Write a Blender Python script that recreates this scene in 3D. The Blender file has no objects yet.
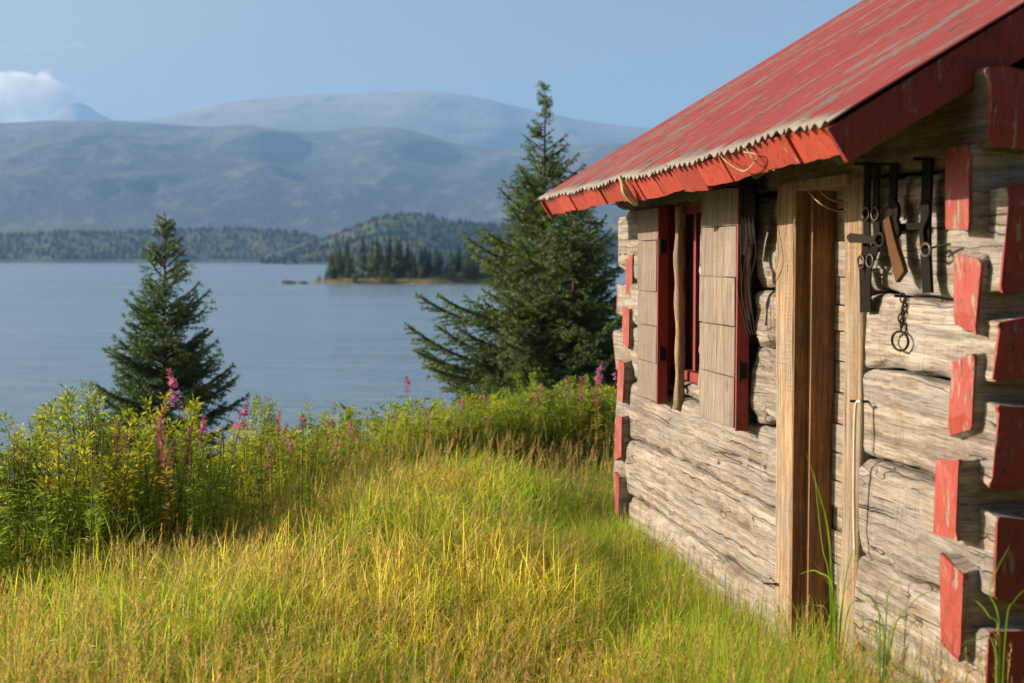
import bpy, math, random
import numpy as np
from mathutils import Vector, noise

R = math.radians
random.seed(7)
rng = np.random.default_rng(7)
scene = bpy.context.scene
COL = scene.collection

# ------------------------------------------------------------------ camera frame
F = 1422.2            # focal length in picture widths of 1024
CAMZ = 1.60
PITCH = math.atan(82.5 / F)
def at(u, v, Y):
    """world point on the sight line through picture point (u, v) at distance Y ahead"""
    dx = (u - 512) / F; dy = (341.5 - v) / F
    fy = math.cos(PITCH) + dy * math.sin(PITCH)
    fz = -math.sin(PITCH) + dy * math.cos(PITCH)
    k = Y / fy
    return Vector((dx * k, Y, CAMZ + fz * k))

# ------------------------------------------------------------------ helpers
def tag(o, label=None, cat=None, group=None, kind=None):
    if label: o['label'] = label
    if cat: o['category'] = cat
    if group: o['group'] = group
    if kind: o['kind'] = kind
    return o

def empty(name, loc=(0, 0, 0), rz=0.0, parent=None):
    o = bpy.data.objects.new(name, None); COL.objects.link(o)
    o.location = loc; o.rotation_euler = (0, 0, rz); o.empty_display_size = .1
    if parent: o.parent = parent
    return o

def link_mesh(name, me, mat, parent=None):
    o = bpy.data.objects.new(name, me); COL.objects.link(o)
    if mat is not None:
        for m in (mat if isinstance(mat, (list, tuple)) else [mat]): me.materials.append(m)
    if parent: o.parent = parent
    return o

def np_mesh(name, V, faces, col=None, smooth=False):
    """V (n,3); faces: list of int arrays, each (m,k)"""
    me = bpy.data.meshes.new(name)
    V = np.asarray(V, dtype=np.float32)
    me.vertices.add(len(V)); me.vertices.foreach_set('co', V.ravel())
    tot = sum(f.size for f in faces); nf = sum(len(f) for f in faces)
    me.loops.add(tot); me.polygons.add(nf)
    me.loops.foreach_set('vertex_index', np.concatenate([f.ravel() for f in faces]).astype(np.int32))
    lt = np.concatenate([np.full(len(f), f.shape[1], np.int32) for f in faces])
    ls = np.concatenate([[0], np.cumsum(lt)[:-1]]).astype(np.int32)
    me.polygons.foreach_set('loop_start', ls)
    me.update(calc_edges=True)
    if smooth: me.polygons.foreach_set('use_smooth', np.ones(nf, bool))
    if col is not None:
        a = me.color_attributes.new('tint', 'FLOAT_COLOR', 'POINT')
        c = np.ones((len(V), 4), np.float32); c[:, :3] = col
        a.data.foreach_set('color', c.ravel())
    me.validate()
    return me

class MB:
    def __init__(s): s.v = []; s.f = []
    def add(s, vs, fs):
        b = len(s.v); s.v += [tuple(p) for p in vs]; s.f += [tuple(b + i for i in f) for f in fs]
    def box(s, x0, x1, y0, y1, z0, z1, j=0.0, skew=None):
        c = []
        for x in (x0, x1):
            for y in (y0, y1):
                for z in (z0, z1):
                    c.append(Vector((x + random.uniform(-j, j), y + random.uniform(-j, j), z + random.uniform(-j, j))))
        if skew: c = [skew(p) for p in c]
        s.add(c, [(0, 1, 3, 2), (4, 6, 7, 5), (0, 4, 5, 1), (2, 3, 7, 6), (0, 2, 6, 4), (1, 5, 7, 3)])
    def tube(s, pts, r, n=6, cap=True):
        pts = [Vector(p) for p in pts]; rs = r if isinstance(r, (list, tuple)) else [r] * len(pts)
        b = len(s.v); up = Vector((.3, .2, 1)).normalized()
        for i, p in enumerate(pts):
            d = (pts[min(i + 1, len(pts) - 1)] - pts[max(i - 1, 0)])
            d = d.normalized() if d.length > 1e-9 else Vector((0, 0, 1))
            a = d.cross(up)
            if a.length < .05: a = d.cross(Vector((1, 0, 0)))
            a.normalize(); c = d.cross(a)
            for k in range(n):
                t = 2 * math.pi * k / n
                s.v.append(tuple(p + (a * math.cos(t) + c * math.sin(t)) * rs[i]))
        for i in range(len(pts) - 1):
            for k in range(n):
                k2 = (k + 1) % n
                s.f.append((b + i * n + k, b + i * n + k2, b + (i + 1) * n + k2, b + (i + 1) * n + k))
        if cap:
            s.f.append(tuple(b + k for k in range(n))[::-1])
            s.f.append(tuple(b + (len(pts) - 1) * n + k for k in range(n)))
    def ring(s, c, ra, rb, r, axis_u, axis_v, n=20, m=6):
        c = Vector(c); U = Vector(axis_u); Vv = Vector(axis_v); W = U.cross(Vv)
        b = len(s.v)
        for i in range(n):
            t = 2 * math.pi * i / n
            q = U * math.cos(t) + Vv * math.sin(t)
            p = c + U * (ra * math.cos(t)) + Vv * (rb * math.sin(t))
            for k in range(m):
                w = 2 * math.pi * k / m
                s.v.append(tuple(p + q * (r * math.cos(w)) + W * (r * math.sin(w))))
        for i in range(n):
            for k in range(m):
                i2 = (i + 1) % n; k2 = (k + 1) % m
                s.f.append((b + i * m + k, b + i2 * m + k, b + i2 * m + k2, b + i * m + k2))
    def mesh(s, name, smooth=False):
        me = bpy.data.meshes.new(name); me.from_pydata(s.v, [], s.f); me.update()
        if smooth:
            for p in me.polygons: p.use_smooth = True
        return me
    def build(s, name, mat, parent=None, smooth=False, bevel=0.0):
        o = link_mesh(name, s.mesh(name, smooth), mat, parent)
        if bevel:
            m = o.modifiers.new('bevel', 'BEVEL'); m.width = bevel; m.segments = 2; m.limit_method = 'ANGLE'
        return o

def fbm(x, y, z=0.0, oct=4, H=.9, lac=2.1):
    return noise.fractal(Vector((x, y, z)), H, lac, oct)

# ------------------------------------------------------------------ materials
class NT:
    def __init__(s, name):
        s.m = bpy.data.materials.new(name); s.m.use_nodes = True
        s.t = s.m.node_tree; s.t.nodes.clear()
        s.out = s.t.nodes.new('ShaderNodeOutputMaterial')
    def n(s, typ, ins=None, **kw):
        nd = s.t.nodes.new('ShaderNode' + typ)
        for k, v in kw.items(): setattr(nd, k, v)
        for k, v in (ins or {}).items():
            sock = nd.inputs[k]
            if isinstance(v, bpy.types.NodeSocket): s.t.links.new(v, sock)
            else: sock.default_value = v
        return nd
    def ramp(s, fac, stops, interp='LINEAR'):
        nd = s.t.nodes.new('ShaderNodeValToRGB'); cr = nd.color_ramp; cr.interpolation = interp
        while len(cr.elements) < len(stops): cr.elements.new(.5)
        for e, (p, c) in zip(cr.elements, stops):
            e.position = p; e.color = (*c, 1) if len(c) == 3 else c
        s.t.links.new(fac, nd.inputs[0]); return nd.outputs[0]
    def mix(s, fac, a, b, blend='MIX'):
        nd = s.t.nodes.new('ShaderNodeMix'); nd.data_type = 'RGBA'; nd.blend_type = blend
        for i, v in ((0, fac), (6, a), (7, b)):
            if isinstance(v, bpy.types.NodeSocket): s.t.links.new(v, nd.inputs[i])
            else: nd.inputs[i].default_value = v if i == 0 else ((*v, 1) if len(v) == 3 else v)
        return nd.outputs[2]
    def math(s, op, a, b=None, c=None, clamp=False):
        nd = s.t.nodes.new('ShaderNodeMath'); nd.operation = op; nd.use_clamp = clamp
        for i, v in enumerate((a, b, c)):
            if v is None: continue
            if isinstance(v, bpy.types.NodeSocket): s.t.links.new(v, nd.inputs[i])
            else: nd.inputs[i].default_value = v
        return nd.outputs[0]
    def coord(s, scale=(1, 1, 1), out='Object', loc=(0, 0, 0)):
        tc = s.n('TexCoord')
        mp = s.n('Mapping', {'Vector': tc.outputs[out], 'Scale': scale, 'Location': loc}); return mp.outputs[0]
    def noise(s, vec, scale, detail=4, rough=.55, dist=0.0):
        nd = s.n('TexNoise', {'Vector': vec, 'Scale': scale, 'Detail': detail, 'Roughness': rough, 'Distortion': dist})
        return nd.outputs[0]
    def surf(s, sock): s.t.links.new(sock, s.out.inputs['Surface']); return s.m
    def principled(s, col, rough=.8, bump=None, bstr=.5, bdist=.01, **extra):
        ins = {'Base Color': col if isinstance(col, bpy.types.NodeSocket) else (*col, 1), 'Roughness': rough}
        ins.update(extra)
        p = s.n('BsdfPrincipled', ins)
        if bump is not None:
            b = s.n('Bump', {'Height': bump, 'Strength': bstr, 'Distance': bdist})
            s.t.links.new(b.outputs[0], p.inputs['Normal'])
        return s.surf(p.outputs[0])

def mat_wood(name, axis, light, dark, grey, warm, crack=1.0, coarse=1.0, rough=.85, rnd=.25, bump=.55):
    t = NT(name)
    ax = 'xyz'.index(axis)
    def sc(along, across): return tuple(along if i == ax else across for i in range(3))
    tc = t.n('TexCoord').outputs['Object']
    oi = t.n('ObjectInfo').outputs['Random']
    off = t.math('MULTIPLY', oi, 37.0)
    shift = t.n('CombineXYZ', {'X': off, 'Y': off, 'Z': off}).outputs[0]
    base = t.n('VectorMath', {0: tc, 1: shift}, operation='ADD').outputs[0]
    # wobble the grain
    wob = t.n('TexNoise', {'Vector': base, 'Scale': 3.0 * coarse, 'Detail': 3.0}).outputs['Color']
    wob = t.n('VectorMath', {0: wob, 1: (.5, .5, .5)}, operation='SUBTRACT').outputs[0]
    wob = t.n('VectorMath', {0: wob, 'Scale': .014 / coarse}, operation='SCALE').outputs[0]
    vec = t.n('VectorMath', {0: base, 1: wob}, operation='ADD').outputs[0]
    g1 = t.noise(t.n('Mapping', {'Vector': vec, 'Scale': sc(1.6, 34)}).outputs[0], coarse, 5, .65)
    g2 = t.noise(t.n('Mapping', {'Vector': vec, 'Scale': sc(5, 130)}).outputs[0], coarse, 3, .6)
    patch = t.noise(t.n('Mapping', {'Vector': base, 'Scale': sc(2.6, 7)}).outputs[0], coarse, 5, .65)
    patch2 = t.noise(t.n('Mapping', {'Vector': base, 'Scale': sc(4, 9), 'Location': (5, 3, 9)}).outputs[0], coarse, 5, .65)
    c = t.ramp(g1, [(.34, dark), (.50, [(a + b) / 2 for a, b in zip(light, dark)]), (.60, light)])
    c = t.mix(t.ramp(patch, [(.42, (0, 0, 0)), (.62, (.85, .85, .85))]), c, t.mix(t.ramp(g1, [(.32, (0, 0, 0)), (.6, (1, 1, 1))]), [g * .62 for g in grey], grey))
    c = t.mix(t.ramp(patch2, [(.55, (0, 0, 0)), (.72, (.8, .8, .8))]), c, warm)
    # fine fibres
    fib = t.ramp(g2, [(.34, (.45, .42, .40)), (.54, (1, 1, 1))])
    c = t.mix(.8, c, fib, 'MULTIPLY')
    saw = t.noise(t.n('Mapping', {'Vector': base, 'Scale': sc(70, 5)}).outputs[0], coarse, 3, .6)
    sawm = t.math('MULTIPLY', saw, t.ramp(t.noise(t.n('Mapping', {'Vector': base, 'Scale': sc(3, 3), 'Location': (9, 1, 4)}).outputs[0], 1, 3), [(.45, (0, 0, 0)), (.6, (1, 1, 1))]))
    c = t.mix(t.math('MULTIPLY', t.ramp(saw, [(.30, (1, 1, 1)), (.46, (0, 0, 0))]), .28), c, [d * .7 for d in dark])
    hgt = t.math('ADD', t.math('MULTIPLY', sawm, .5), t.math('MULTIPLY', g1, .55))
    hgt = t.math('ADD', hgt, t.math('MULTIPLY', g1, .0), t.math('MULTIPLY', g2, .25))
    hgt = t.math('ADD', hgt, t.math('MULTIPLY', patch2, .35))
    if crack:
        cn = t.noise(t.n('Mapping', {'Vector': vec, 'Scale': sc(.30, 16), 'Location': (4, 8, 3)}).outputs[0], coarse, 1.2, .4)
        ck = t.ramp(t.math('ABSOLUTE', t.math('SUBTRACT', cn, .5)), [(.0015, (1, 1, 1)), (.0085, (0, 0, 0))])
        ckm = t.math('MULTIPLY', ck, t.ramp(t.noise(t.n('Mapping', {'Vector': base, 'Scale': sc(1.4, 3.5), 'Location': (2, 7, 1)}).outputs[0], coarse, 2), [(.46, (0, 0, 0)), (.56, (1, 1, 1))]))
        ckm = t.math('MULTIPLY', ckm, crack * .85, clamp=True)
        c = t.mix(ckm, c, (.035, .026, .02))
        hgt = t.math('SUBTRACT', hgt, t.math('MULTIPLY', ckm, .9))
        # knots and old nail stains
        kn = t.n('TexVoronoi', {'Vector': t.n('Mapping', {'Vector': vec, 'Scale': sc(2.2, 4.2)}).outputs[0], 'Scale': coarse, 'Randomness': 1.0}).outputs['Distance']
        km = t.ramp(kn, [(.045, (1, 1, 1)), (.13, (0, 0, 0))])
        c = t.mix(t.math('MULTIPLY', km, .75), c, (.10, .06, .035))
    hv = t.n('HueSaturation', {'Color': c, 'Value': t.math('ADD', t.math('MULTIPLY', oi, rnd), 1 - rnd / 2)}).outputs[0]
    return t.principled(hv, rough, hgt, bump, .016)

def mat_redpaint(name, red=(.36, .045, .028), wood=(.27, .21, .16), axis='z', wear=.42, rough=.6):
    t = NT(name)
    tc = t.n('TexCoord').outputs['Object']
    ax = 'xyz'.index(axis)
    def sc(a, b): return tuple(a if i == ax else b for i in range(3))
    n1 = t.noise(t.n('Mapping', {'Vector': tc, 'Scale': sc(6, 26)}).outputs[0], 1, 5, .7)
    n2 = t.noise(tc, 5, 3)
    oi = t.n('ObjectInfo').outputs['Random']
    c = t.mix(n2, red, [x * .78 for x in red])
    m = t.ramp(n1, [(wear - .12, (1, 1, 1)), (wear - .075, (0, 0, 0))])
    c = t.mix(m, c, wood)
    f = t.noise(t.n('Mapping', {'Vector': tc, 'Scale': sc(9, 90)}).outputs[0], 1, 3)
    cn = t.noise(t.n('Mapping', {'Vector': tc, 'Scale': sc(3, 17), 'Location': (3, 5, 8)}).outputs[0], 1, 3)
    ck = t.ramp(t.math('ABSOLUTE', t.math('SUBTRACT', cn, .47)), [(.003, (1, 1, 1)), (.011, (0, 0, 0))])
    c = t.mix(t.math('MULTIPLY', ck, .8), c, (.05, .02, .015))
    c = t.mix(.55, c, t.ramp(f, [(.34, (.62, .6, .6)), (.5, (1, 1, 1))]), 'MULTIPLY')
    c = t.n('HueSaturation', {'Color': c, 'Value': t.math('ADD', t.math('MULTIPLY', oi, .3), .82)}).outputs[0]
    h = t.math('SUBTRACT', t.math('ADD', n1, t.math('MULTIPLY', f, .5)), t.math('MULTIPLY', m, .3))
    return t.principled(c, rough, h, .45, .006)

def mat_plain(name, col, rough=.6, metallic=0.0, var=.3, scale=30, bstr=.3, **ex):
    t = NT(name)
    n = t.noise(t.coord(), scale, 4)
    c = t.mix(n, [x * (1 - var) for x in col], [min(1, x * (1 + var)) for x in col])
    return t.principled(c, rough, n, bstr, .004, Metallic=metallic, **ex)

def mat_foliage(name, trans=.35, rough=.55, spec=.25, mul=1.0):
    t = NT(name)
    a = t.n('Attribute', attribute_name='tint').outputs['Color']
    if mul != 1: a = t.mix(1.0, a, mul if isinstance(mul, tuple) else (mul, mul, mul), 'MULTIPLY')
    d = t.n('BsdfPrincipled', {'Base Color': a, 'Roughness': rough, 'Specular IOR Level': spec})
    tr = t.n('BsdfTranslucent', {'Color': t.mix(1.0, a, (1.15, 1.2, .7), 'MULTIPLY')})
    mx = t.n('MixShader', {0: trans, 1: d.outputs[0], 2: tr.outputs[0]})
    return t.surf(mx.outputs[0])

M = {}
LOGL, LOGD, LOGG, LOGW = (.40, .35, .30), (.125, .10, .08), (.325, .31, .295), (.29, .205, .125)
M['log_x'] = mat_wood('weathered_log_wood', 'x', LOGL, LOGD, LOGG, LOGW, bump=.95)
M['plate'] = mat_wood('dark_plate_wood', 'x', (.17, .135, .10), (.06, .045, .035), (.13, .115, .10), (.14, .095, .06))  # plate log in a darker brown than the wall logs
M['log_y'] = mat_wood('weathered_log_wood_cross', 'y', (.40, .34, .27), (.18, .14, .10), (.30, .28, .26), (.36, .26, .16))
M['shutter'] = mat_wood('weathered_shutter_wood', 'z', (.30, .245, .185), (.14, .11, .085), (.24, .215, .19), (.27, .195, .13), crack=.5, coarse=1.4, bump=.35)
M['post'] = mat_wood('pale_post_wood', 'z', (.46, .33, .20), (.20, .12, .065), (.32, .28, .23), (.46, .27, .12), crack=1.0, coarse=1.5, bump=.8)
M['jamb'] = mat_wood('brown_jamb_wood', 'z', (.30, .145, .06), (.14, .065, .03), (.20, .12, .07), (.38, .17, .06), crack=.5, coarse=1.5, bump=.35)
M['leaf_wood'] = mat_wood('door_board_wood', 'x', (.40, .33, .26), (.16, .12, .09), (.34, .31, .28), (.36, .25, .15), crack=.8, coarse=1.6)
M['dark_wood'] = mat_wood('old_dark_wood', 'y', (.16, .12, .09), (.07, .05, .04), (.12, .10, .09), (.15, .10, .06), crack=.6)
M['end_red'] = mat_redpaint('red_end_paint', (.33, .046, .033), wear=.52)
M['end_shaded'] = mat_redpaint('shaded_red_end_paint', (.30, .034, .026), wear=.49)  # the red end paint again, shade painted in for the camera-facing side
M['fascia'] = mat_redpaint('red_eave_paint', (.44, .058, .037), (.36, .26, .17), axis='z', wear=.43)
M['frame_red'] = mat_redpaint('red_frame_paint', (.25, .022, .018), (.25, .18, .13), wear=.34)
M['leather'] = mat_plain('old_black_leather', (.010, .0075, .006), .85, **{'Specular IOR Level': .12})
M['worn_leather'] = mat_plain('worn_brown_leather', (.10, .05, .026), .85, **{'Specular IOR Level': .1})
M['iron'] = mat_plain('rusty_iron', (.022, .014, .011), .8, 0.0, **{'Specular IOR Level': .15})
M['buckle'] = mat_plain('dull_buckle_metal', (.10, .085, .07), .5, .6)
M['twine'] = mat_plain('pale_twine', (.42, .33, .21), .9)
M['cord'] = mat_plain('white_cord', (.62, .58, .5), .9)
M['splinter'] = mat_plain('fresh_splintered_wood', (.48, .32, .15), .85, var=.4)
M['leafy'] = mat_foliage('broad_leaves', .45, mul=(2.8, 2.55, 1.9))
M['needles'] = mat_foliage('spruce_needles', .22, .5, .3, mul=1.9)
M['grass'] = mat_foliage('grass_blades', .52, .5, .3)
M['petal'] = mat_foliage('flower_petals', .4, .6, .1)
M['far_trees'] = mat_foliage('far_tree_foliage', .05, .8, .1, mul=.8)
M['bark'] = mat_plain('spruce_bark', (.085, .06, .045), .95, scale=60)
M['twig'] = mat_plain('shrub_twig', (.13, .085, .05), .85)

def m_glass():
    t = NT('dusty_window_glass')
    n = t.noise(t.coord(), 6, 3)
    return t.principled(t.mix(n, (.012, .013, .014), (.03, .03, .028)), .12, n, .05, .004)
M['glass'] = m_glass()

def m_roof():
    t = NT('worn_red_corrugated_iron')
    tc = t.n('TexCoord').outputs['Object']
    sep = t.n('SeparateXYZ', {0: tc})
    n1 = t.noise(t.n('Mapping', {'Vector': tc, 'Scale': (26, 4.2, 4.2)}).outputs[0], 1, 7, .74)
    n2 = t.noise(t.n('Mapping', {'Vector': tc, 'Scale': (1.2, .5, .5)}).outputs[0], 1, 3)
    n3 = t.noise(t.n('Mapping', {'Vector': tc, 'Scale': (9, 9, 9)}).outputs[0], 1, 5, .7)
    wear = t.math('ADD', n1, t.math('MULTIPLY', t.math('SUBTRACT', n2, .5), .38))
    # bare rusty lip along the eave and at the sheet laps
    lip = t.math('MULTIPLY', t.math('SUBTRACT', sep.outputs['Y'], .41, clamp=True), 2.6)
    lap = t.math('PINGPONG', t.math('ADD', sep.outputs['X'], .33), .42)
    lapm = t.math('MULTIPLY', t.math('SUBTRACT', .07, lap, clamp=True), 2.6)
    wear = t.math('ADD', wear, t.math('ADD', lip, lapm))
    m = t.ramp(wear, [(.535, (0, 0, 0)), (.60, (1, 1, 1))])
    red = t.mix(n3, (.35, .068, .06), (.22, .034, .03))
    red = t.mix(t.ramp(n2, [(.4, (0, 0, 0)), (.65, (.6, .6, .6))]), red, (.30, .06, .05))
    bare = t.mix(n3, (.24, .21, .195), (.13, .105, .09))
    c = t.mix(m, red, bare)
    rust = t.ramp(t.noise(t.n('Mapping', {'Vector': tc, 'Scale': (30, 8, 8)}).outputs[0], 1, 4, .7), [(.575, (0, 0, 0)), (.65, (1, 1, 1))])
    c = t.mix(t.math('MULTIPLY', rust, .8), c, (.10, .05, .04))
    h = t.math('SUBTRACT', n3, t.math('MULTIPLY', m, .35))
    return t.principled(c, t.ramp(m, [(0, (.5, .5, .5)), (1, (.62, .62, .62))]), h, .3, .004)
M['roof'] = m_roof()

def m_ground():
    t = NT('meadow_soil')
    tc = t.coord(out='Object')
    n = t.noise(tc, .8, 6, .65); n2 = t.noise(tc, 14, 5, .7)
    c = t.mix(n, (.20, .19, .045), (.28, .26, .06))
    c = t.mix(t.ramp(n2, [(.4, (0, 0, 0)), (.65, (1, 1, 1))]), c, (.36, .30, .10))
    return t.principled(c, .95, n2, .8, .05)
M['ground'] = m_ground()

def m_water():
    t = NT('lake_water')
    a = t.noise(t.coord((.55, 1.25, 1)), 1.0, 4, .6)
    b = t.noise(t.coord((.11, .25, 1)), 1.0, 3, .55)
    c = t.noise(t.coord((2.4, 4.0, 1)), 1.0, 2, .5)
    d = t.noise(t.coord((.03, .10, 1)), 1.0, 3, .6)
    calm = t.noise(t.coord((.0022, .016, 1)), 1.0, 5, .6)
    amp = t.ramp(calm, [(.40, (.40, .40, .40)), (.60, (1, 1, 1))])
    h = t.math('ADD', t.math('ADD', t.math('MULTIPLY', a, .20), t.math('MULTIPLY', b, .55)), t.math('MULTIPLY', c, .04))
    h = t.math('ADD', h, t.math('MULTIPLY', d, 1.1))
    h = t.math('MULTIPLY', h, amp)
    return t.principled((.17, .26, .33), t.ramp(amp, [(0, (.10, .10, .10)), (1, (.2, .2, .2))]), h, 1.0, 1.0, IOR=1.333)
M['water'] = m_water()

def m_mountain():
    t = NT('mountain_slopes')
    tc = t.n('TexCoord').outputs['Object']
    z = t.n('SeparateXYZ', {0: tc}).outputs['Z']
    n = t.noise(t.n('Mapping', {'Vector': tc, 'Scale': (.0032, .0022, .0045)}).outputs[0], 1, 8, .66)
    nf = t.noise(t.n('Mapping', {'Vector': tc, 'Scale': (.011, .005, .008)}).outputs[0], 1, 7, .74)
    alt = t.math('ADD', t.math('MULTIPLY', z, 1 / 1400), t.math('MULTIPLY', t.math('SUBTRACT', n, .5), .9))
    c = t.ramp(alt, [(.12, (.022, .034, .017)), (.32, (.036, .050, .022)), (.52, (.10, .10, .055)), (.72, (.19, .165, .12)), (.9, (.24, .215, .18))])
    c = t.mix(t.ramp(nf, [(.50, (0, 0, 0)), (.64, (.7, .7, .7))]), c, (.20, .175, .13))
    c = t.mix(t.ramp(n, [(.36, (.8, .8, .8)), (.46, (0, 0, 0))]), c, (.02, .032, .018))
    return t.principled(c, .95, t.math('ADD', nf, n), .8, 60.0)
M['mountain'] = m_mountain()

def m_hill():
    t = NT('wooded_hillside')
    tc = t.n('TexCoord').outputs['Object']
    n = t.noise(t.n('Mapping', {'Vector': tc, 'Scale': (.012, .008, .05)}).outputs[0], 1, 6, .65)
    nf = t.noise(t.n('Mapping', {'Vector': tc, 'Scale': (.12, .06, .1)}).outputs[0], 1, 4, .7)
    c = t.ramp(n, [(.34, (.022, .036, .015)), (.5, (.045, .065, .02)), (.62, (.085, .10, .03)), (.74, (.14, .135, .06))])
    c = t.mix(t.ramp(nf, [(.42, (.8, .8, .8)), (.56, (0, 0, 0))]), c, (.018, .028, .013))
    return t.principled(c, .95, nf, 1.0, 6.0)
M['hill'] = m_hill()

def m_shore():
    t = NT('island_ground')
    tc = t.n('TexCoord').outputs['Object']
    n = t.noise(tc, .35, 5, .7)
    c = t.ramp(n, [(.35, (.06, .075, .02)), (.55, (.17, .13, .05)), (.7, (.28, .2, .11))])
    return t.principled(c, .95, n, .8, .4)
M['shore'] = m_shore()
M['rock'] = mat_plain('shore_rock', (.22, .19, .16), .9, scale=3)

# ------------------------------------------------------------------ sun and cabin axes
WT = Vector((-.1676, .9858, 0)).normalized()      # along the front wall, away from the camera
WN = Vector((-WT.y, WT.x, 0))                     # out of the front wall
CORNER = Vector((1.376, 4.37, 0))
AZ, EL = R(22), R(18.5)
sh = WN * math.cos(AZ) + WT * math.sin(AZ)
SUN = Vector((sh.x * math.cos(EL), sh.y * math.cos(EL), math.sin(EL)))
sun = bpy.data.lights.new('sun', 'SUN'); sun.energy = 5.0; sun.angle = R(.55); sun.color = (1.0, .83, .62)
so = bpy.data.objects.new('sun', sun); COL.objects.link(so)
so.rotation_euler = (-SUN).to_track_quat('-Z', 'Y').to_euler(); so.location = (-40, 5, 30)

w = bpy.data.worlds.new('World'); scene.world = w; w.use_nodes = True
nt = w.node_tree; nt.nodes.clear()
sky = nt.nodes.new('ShaderNodeTexSky'); sky.sky_type = 'NISHITA'; sky.sun_disc = False
sky.sun_elevation = EL; sky.sun_rotation = math.atan2(SUN.x, SUN.y) % (2 * math.pi)
sky.air_density = .9; sky.dust_density = 6.0; sky.ozone_density = .6; sky.altitude = 200
bg = nt.nodes.new('ShaderNodeBackground'); bg.inputs[1].default_value = .072
ow = nt.nodes.new('ShaderNodeOutputWorld')
nt.links.new(sky.outputs[0], bg.inputs[0]); nt.links.new(bg.outputs[0], ow.inputs[0])

cd = bpy.data.cameras.new('camera'); cam = bpy.data.objects.new('camera', cd); COL.objects.link(cam)
cd.sensor_width = 36; cd.lens = 36 * F / 1024; cd.clip_start = .05; cd.clip_end = 60000
cam.location = (0, 0, CAMZ); cam.rotation_euler = (math.pi / 2 - PITCH, 0, 0)
cd.dof.use_dof = True; cd.dof.focus_distance = 6.5; cd.dof.aperture_fstop = 3.3
scene.camera = cam
scene.cycles.volume_bounces = 5
scene.view_settings.view_transform = 'Standard'; scene.view_settings.look = 'None'
scene.view_settings.exposure = 1.08; scene.view_settings.gamma = 1.0

# ------------------------------------------------------------------ ground, lake
WATER = CAMZ - 6.0
def smooth(a, b, x):
    t = np.clip((x - a) / (b - a), 0, 1); return t * t * (3 - 2 * t)
def gh(x, y):
    """height of the meadow and its bank"""
    x = np.asarray(x, float); y = np.asarray(y, float)
    edge = 8.9 + 5.2 * smooth(-3.2, .6, x) + 8 * smooth(3, 20, x) - 1.2 * smooth(-6, -14, x)
    d = y - edge
    z = -np.clip(d, 0, None) * .33 - .22 * smooth(-1.8, .2, d)
    z = np.maximum(z, -9.0)
    z = z + .09 * np.sin(x * 1.3 + 1) * np.sin(y * .9 + .4) + .03 * np.sin(x * 4.1 + y * 2.2) + .02 * np.sin(x * 7 - y * 5)
    z = z + .12 * np.exp(-((x + .75) ** 2 / .8 + (y - 8.4) ** 2 / 3.0)) - .20 * np.exp(-((x - .55) ** 2 / .35 + (y - 8.2) ** 2 / 2.6)) - .05 * np.exp(-((x - 1.0) ** 2 / .3 + (y - 6.2) ** 2 / 3.0))
    z = z - .16 * smooth(-.8, -3.0, x) * smooth(3, 7, y)
    return z
def ghs(x, y): return float(gh(x, y))

far = [60, 120, 300, 800, 2000, 5000, 9400]
xs = np.array([-f for f in far[::-1]] + list(np.linspace(-34, 34, 230)) + far)
ys = np.array([-560, -200, -60, -25] + list(np.linspace(-12, 44, 190)) + [60, 120, 300, 800, 2000, 5000, 9000, 14500])
gx, gy = np.meshgrid(xs, ys)
V = np.stack([gx.ravel(), gy.ravel(), gh(gx, gy).ravel()], 1)
def grid_faces(nx, ny):
    i = np.arange(nx - 1)[None, :] + np.arange(ny - 1)[:, None] * nx
    i = i.ravel(); return np.stack([i, i + 1, i + nx + 1, i + nx], 1)
tag(link_mesh('ground', np_mesh('ground', V, [grid_faces(len(xs), len(ys))], smooth=True), M['ground']), 'meadow ground falling away to the lake', 'ground', kind='structure')
wx = np.array([-9300, -2000, -300, -60, 0, 60, 300, 2000, 9300.]); wy = np.array([8., 30, 60, 120, 300, 700, 2000, 5000, 9000])
gx, gy = np.meshgrid(wx, wy)
tag(link_mesh('lake_water', np_mesh('lake_water', np.stack([gx.ravel(), gy.ravel(), np.full(gx.size, WATER)], 1), [grid_faces(len(wx), len(wy))]), M['water']), 'rippled blue lake below the meadow', 'water', kind='structure')

# ------------------------------------------------------------------ mountains and hills
def prof(pts):
    px = np.array([p[0] for p in pts], float); pv = np.array([p[1] for p in pts], float)
    def f(u): return np.interp(u, px, pv)
    return f
HZ = 259.0
def range_mesh(name, u0, u1, nu, r0, rr, r1, nr, sky_v, amp, nsc, seed, mat, sharp=1.2, label='', cat='', floor=WATER - 1.5):
    us = np.linspace(u0, u1, nu); rs = np.linspace(r0, r1, nr)
    V = np.zeros((nr, nu, 3))
    sv = sky_v(us)
    ker = np.ones(5) / 5
    sv = np.convolve(np.pad(sv, 2, mode='edge'), ker, 'valid')
    for j, r in enumerate(rs):
        t = (r - r0) / (rr - r0) if r <= rr else 1 - (r - rr) / (r1 - rr)
        t = max(0, min(1, t)); prf = t ** sharp if r <= rr else t ** .6
        for i, u in enumerate(us):
            X = (u - 512) / F * r
            H = (HZ - sv[i]) / F * rr + CAMZ - floor
            n = noise.hetero_terrain(Vector((X * nsc, r * nsc * .7, seed)), .9, 2.1, 6, .6) - .6
            rd = 1 - abs(noise.noise(Vector((X * nsc * 1.9, r * nsc * .9, seed + 4))))
            z = floor + H * prf + amp * (n * .6 + (rd - .7) * .9) * (4 * t * (1 - t) + .06) * min(1, t * 4)
            V[j, i] = (X, r, z)
    me = np_mesh(name, V.reshape(-1, 3), [grid_faces(nu, nr)], smooth=True)
    return tag(link_mesh(name, me, mat), label, cat, kind='structure'), V

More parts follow.
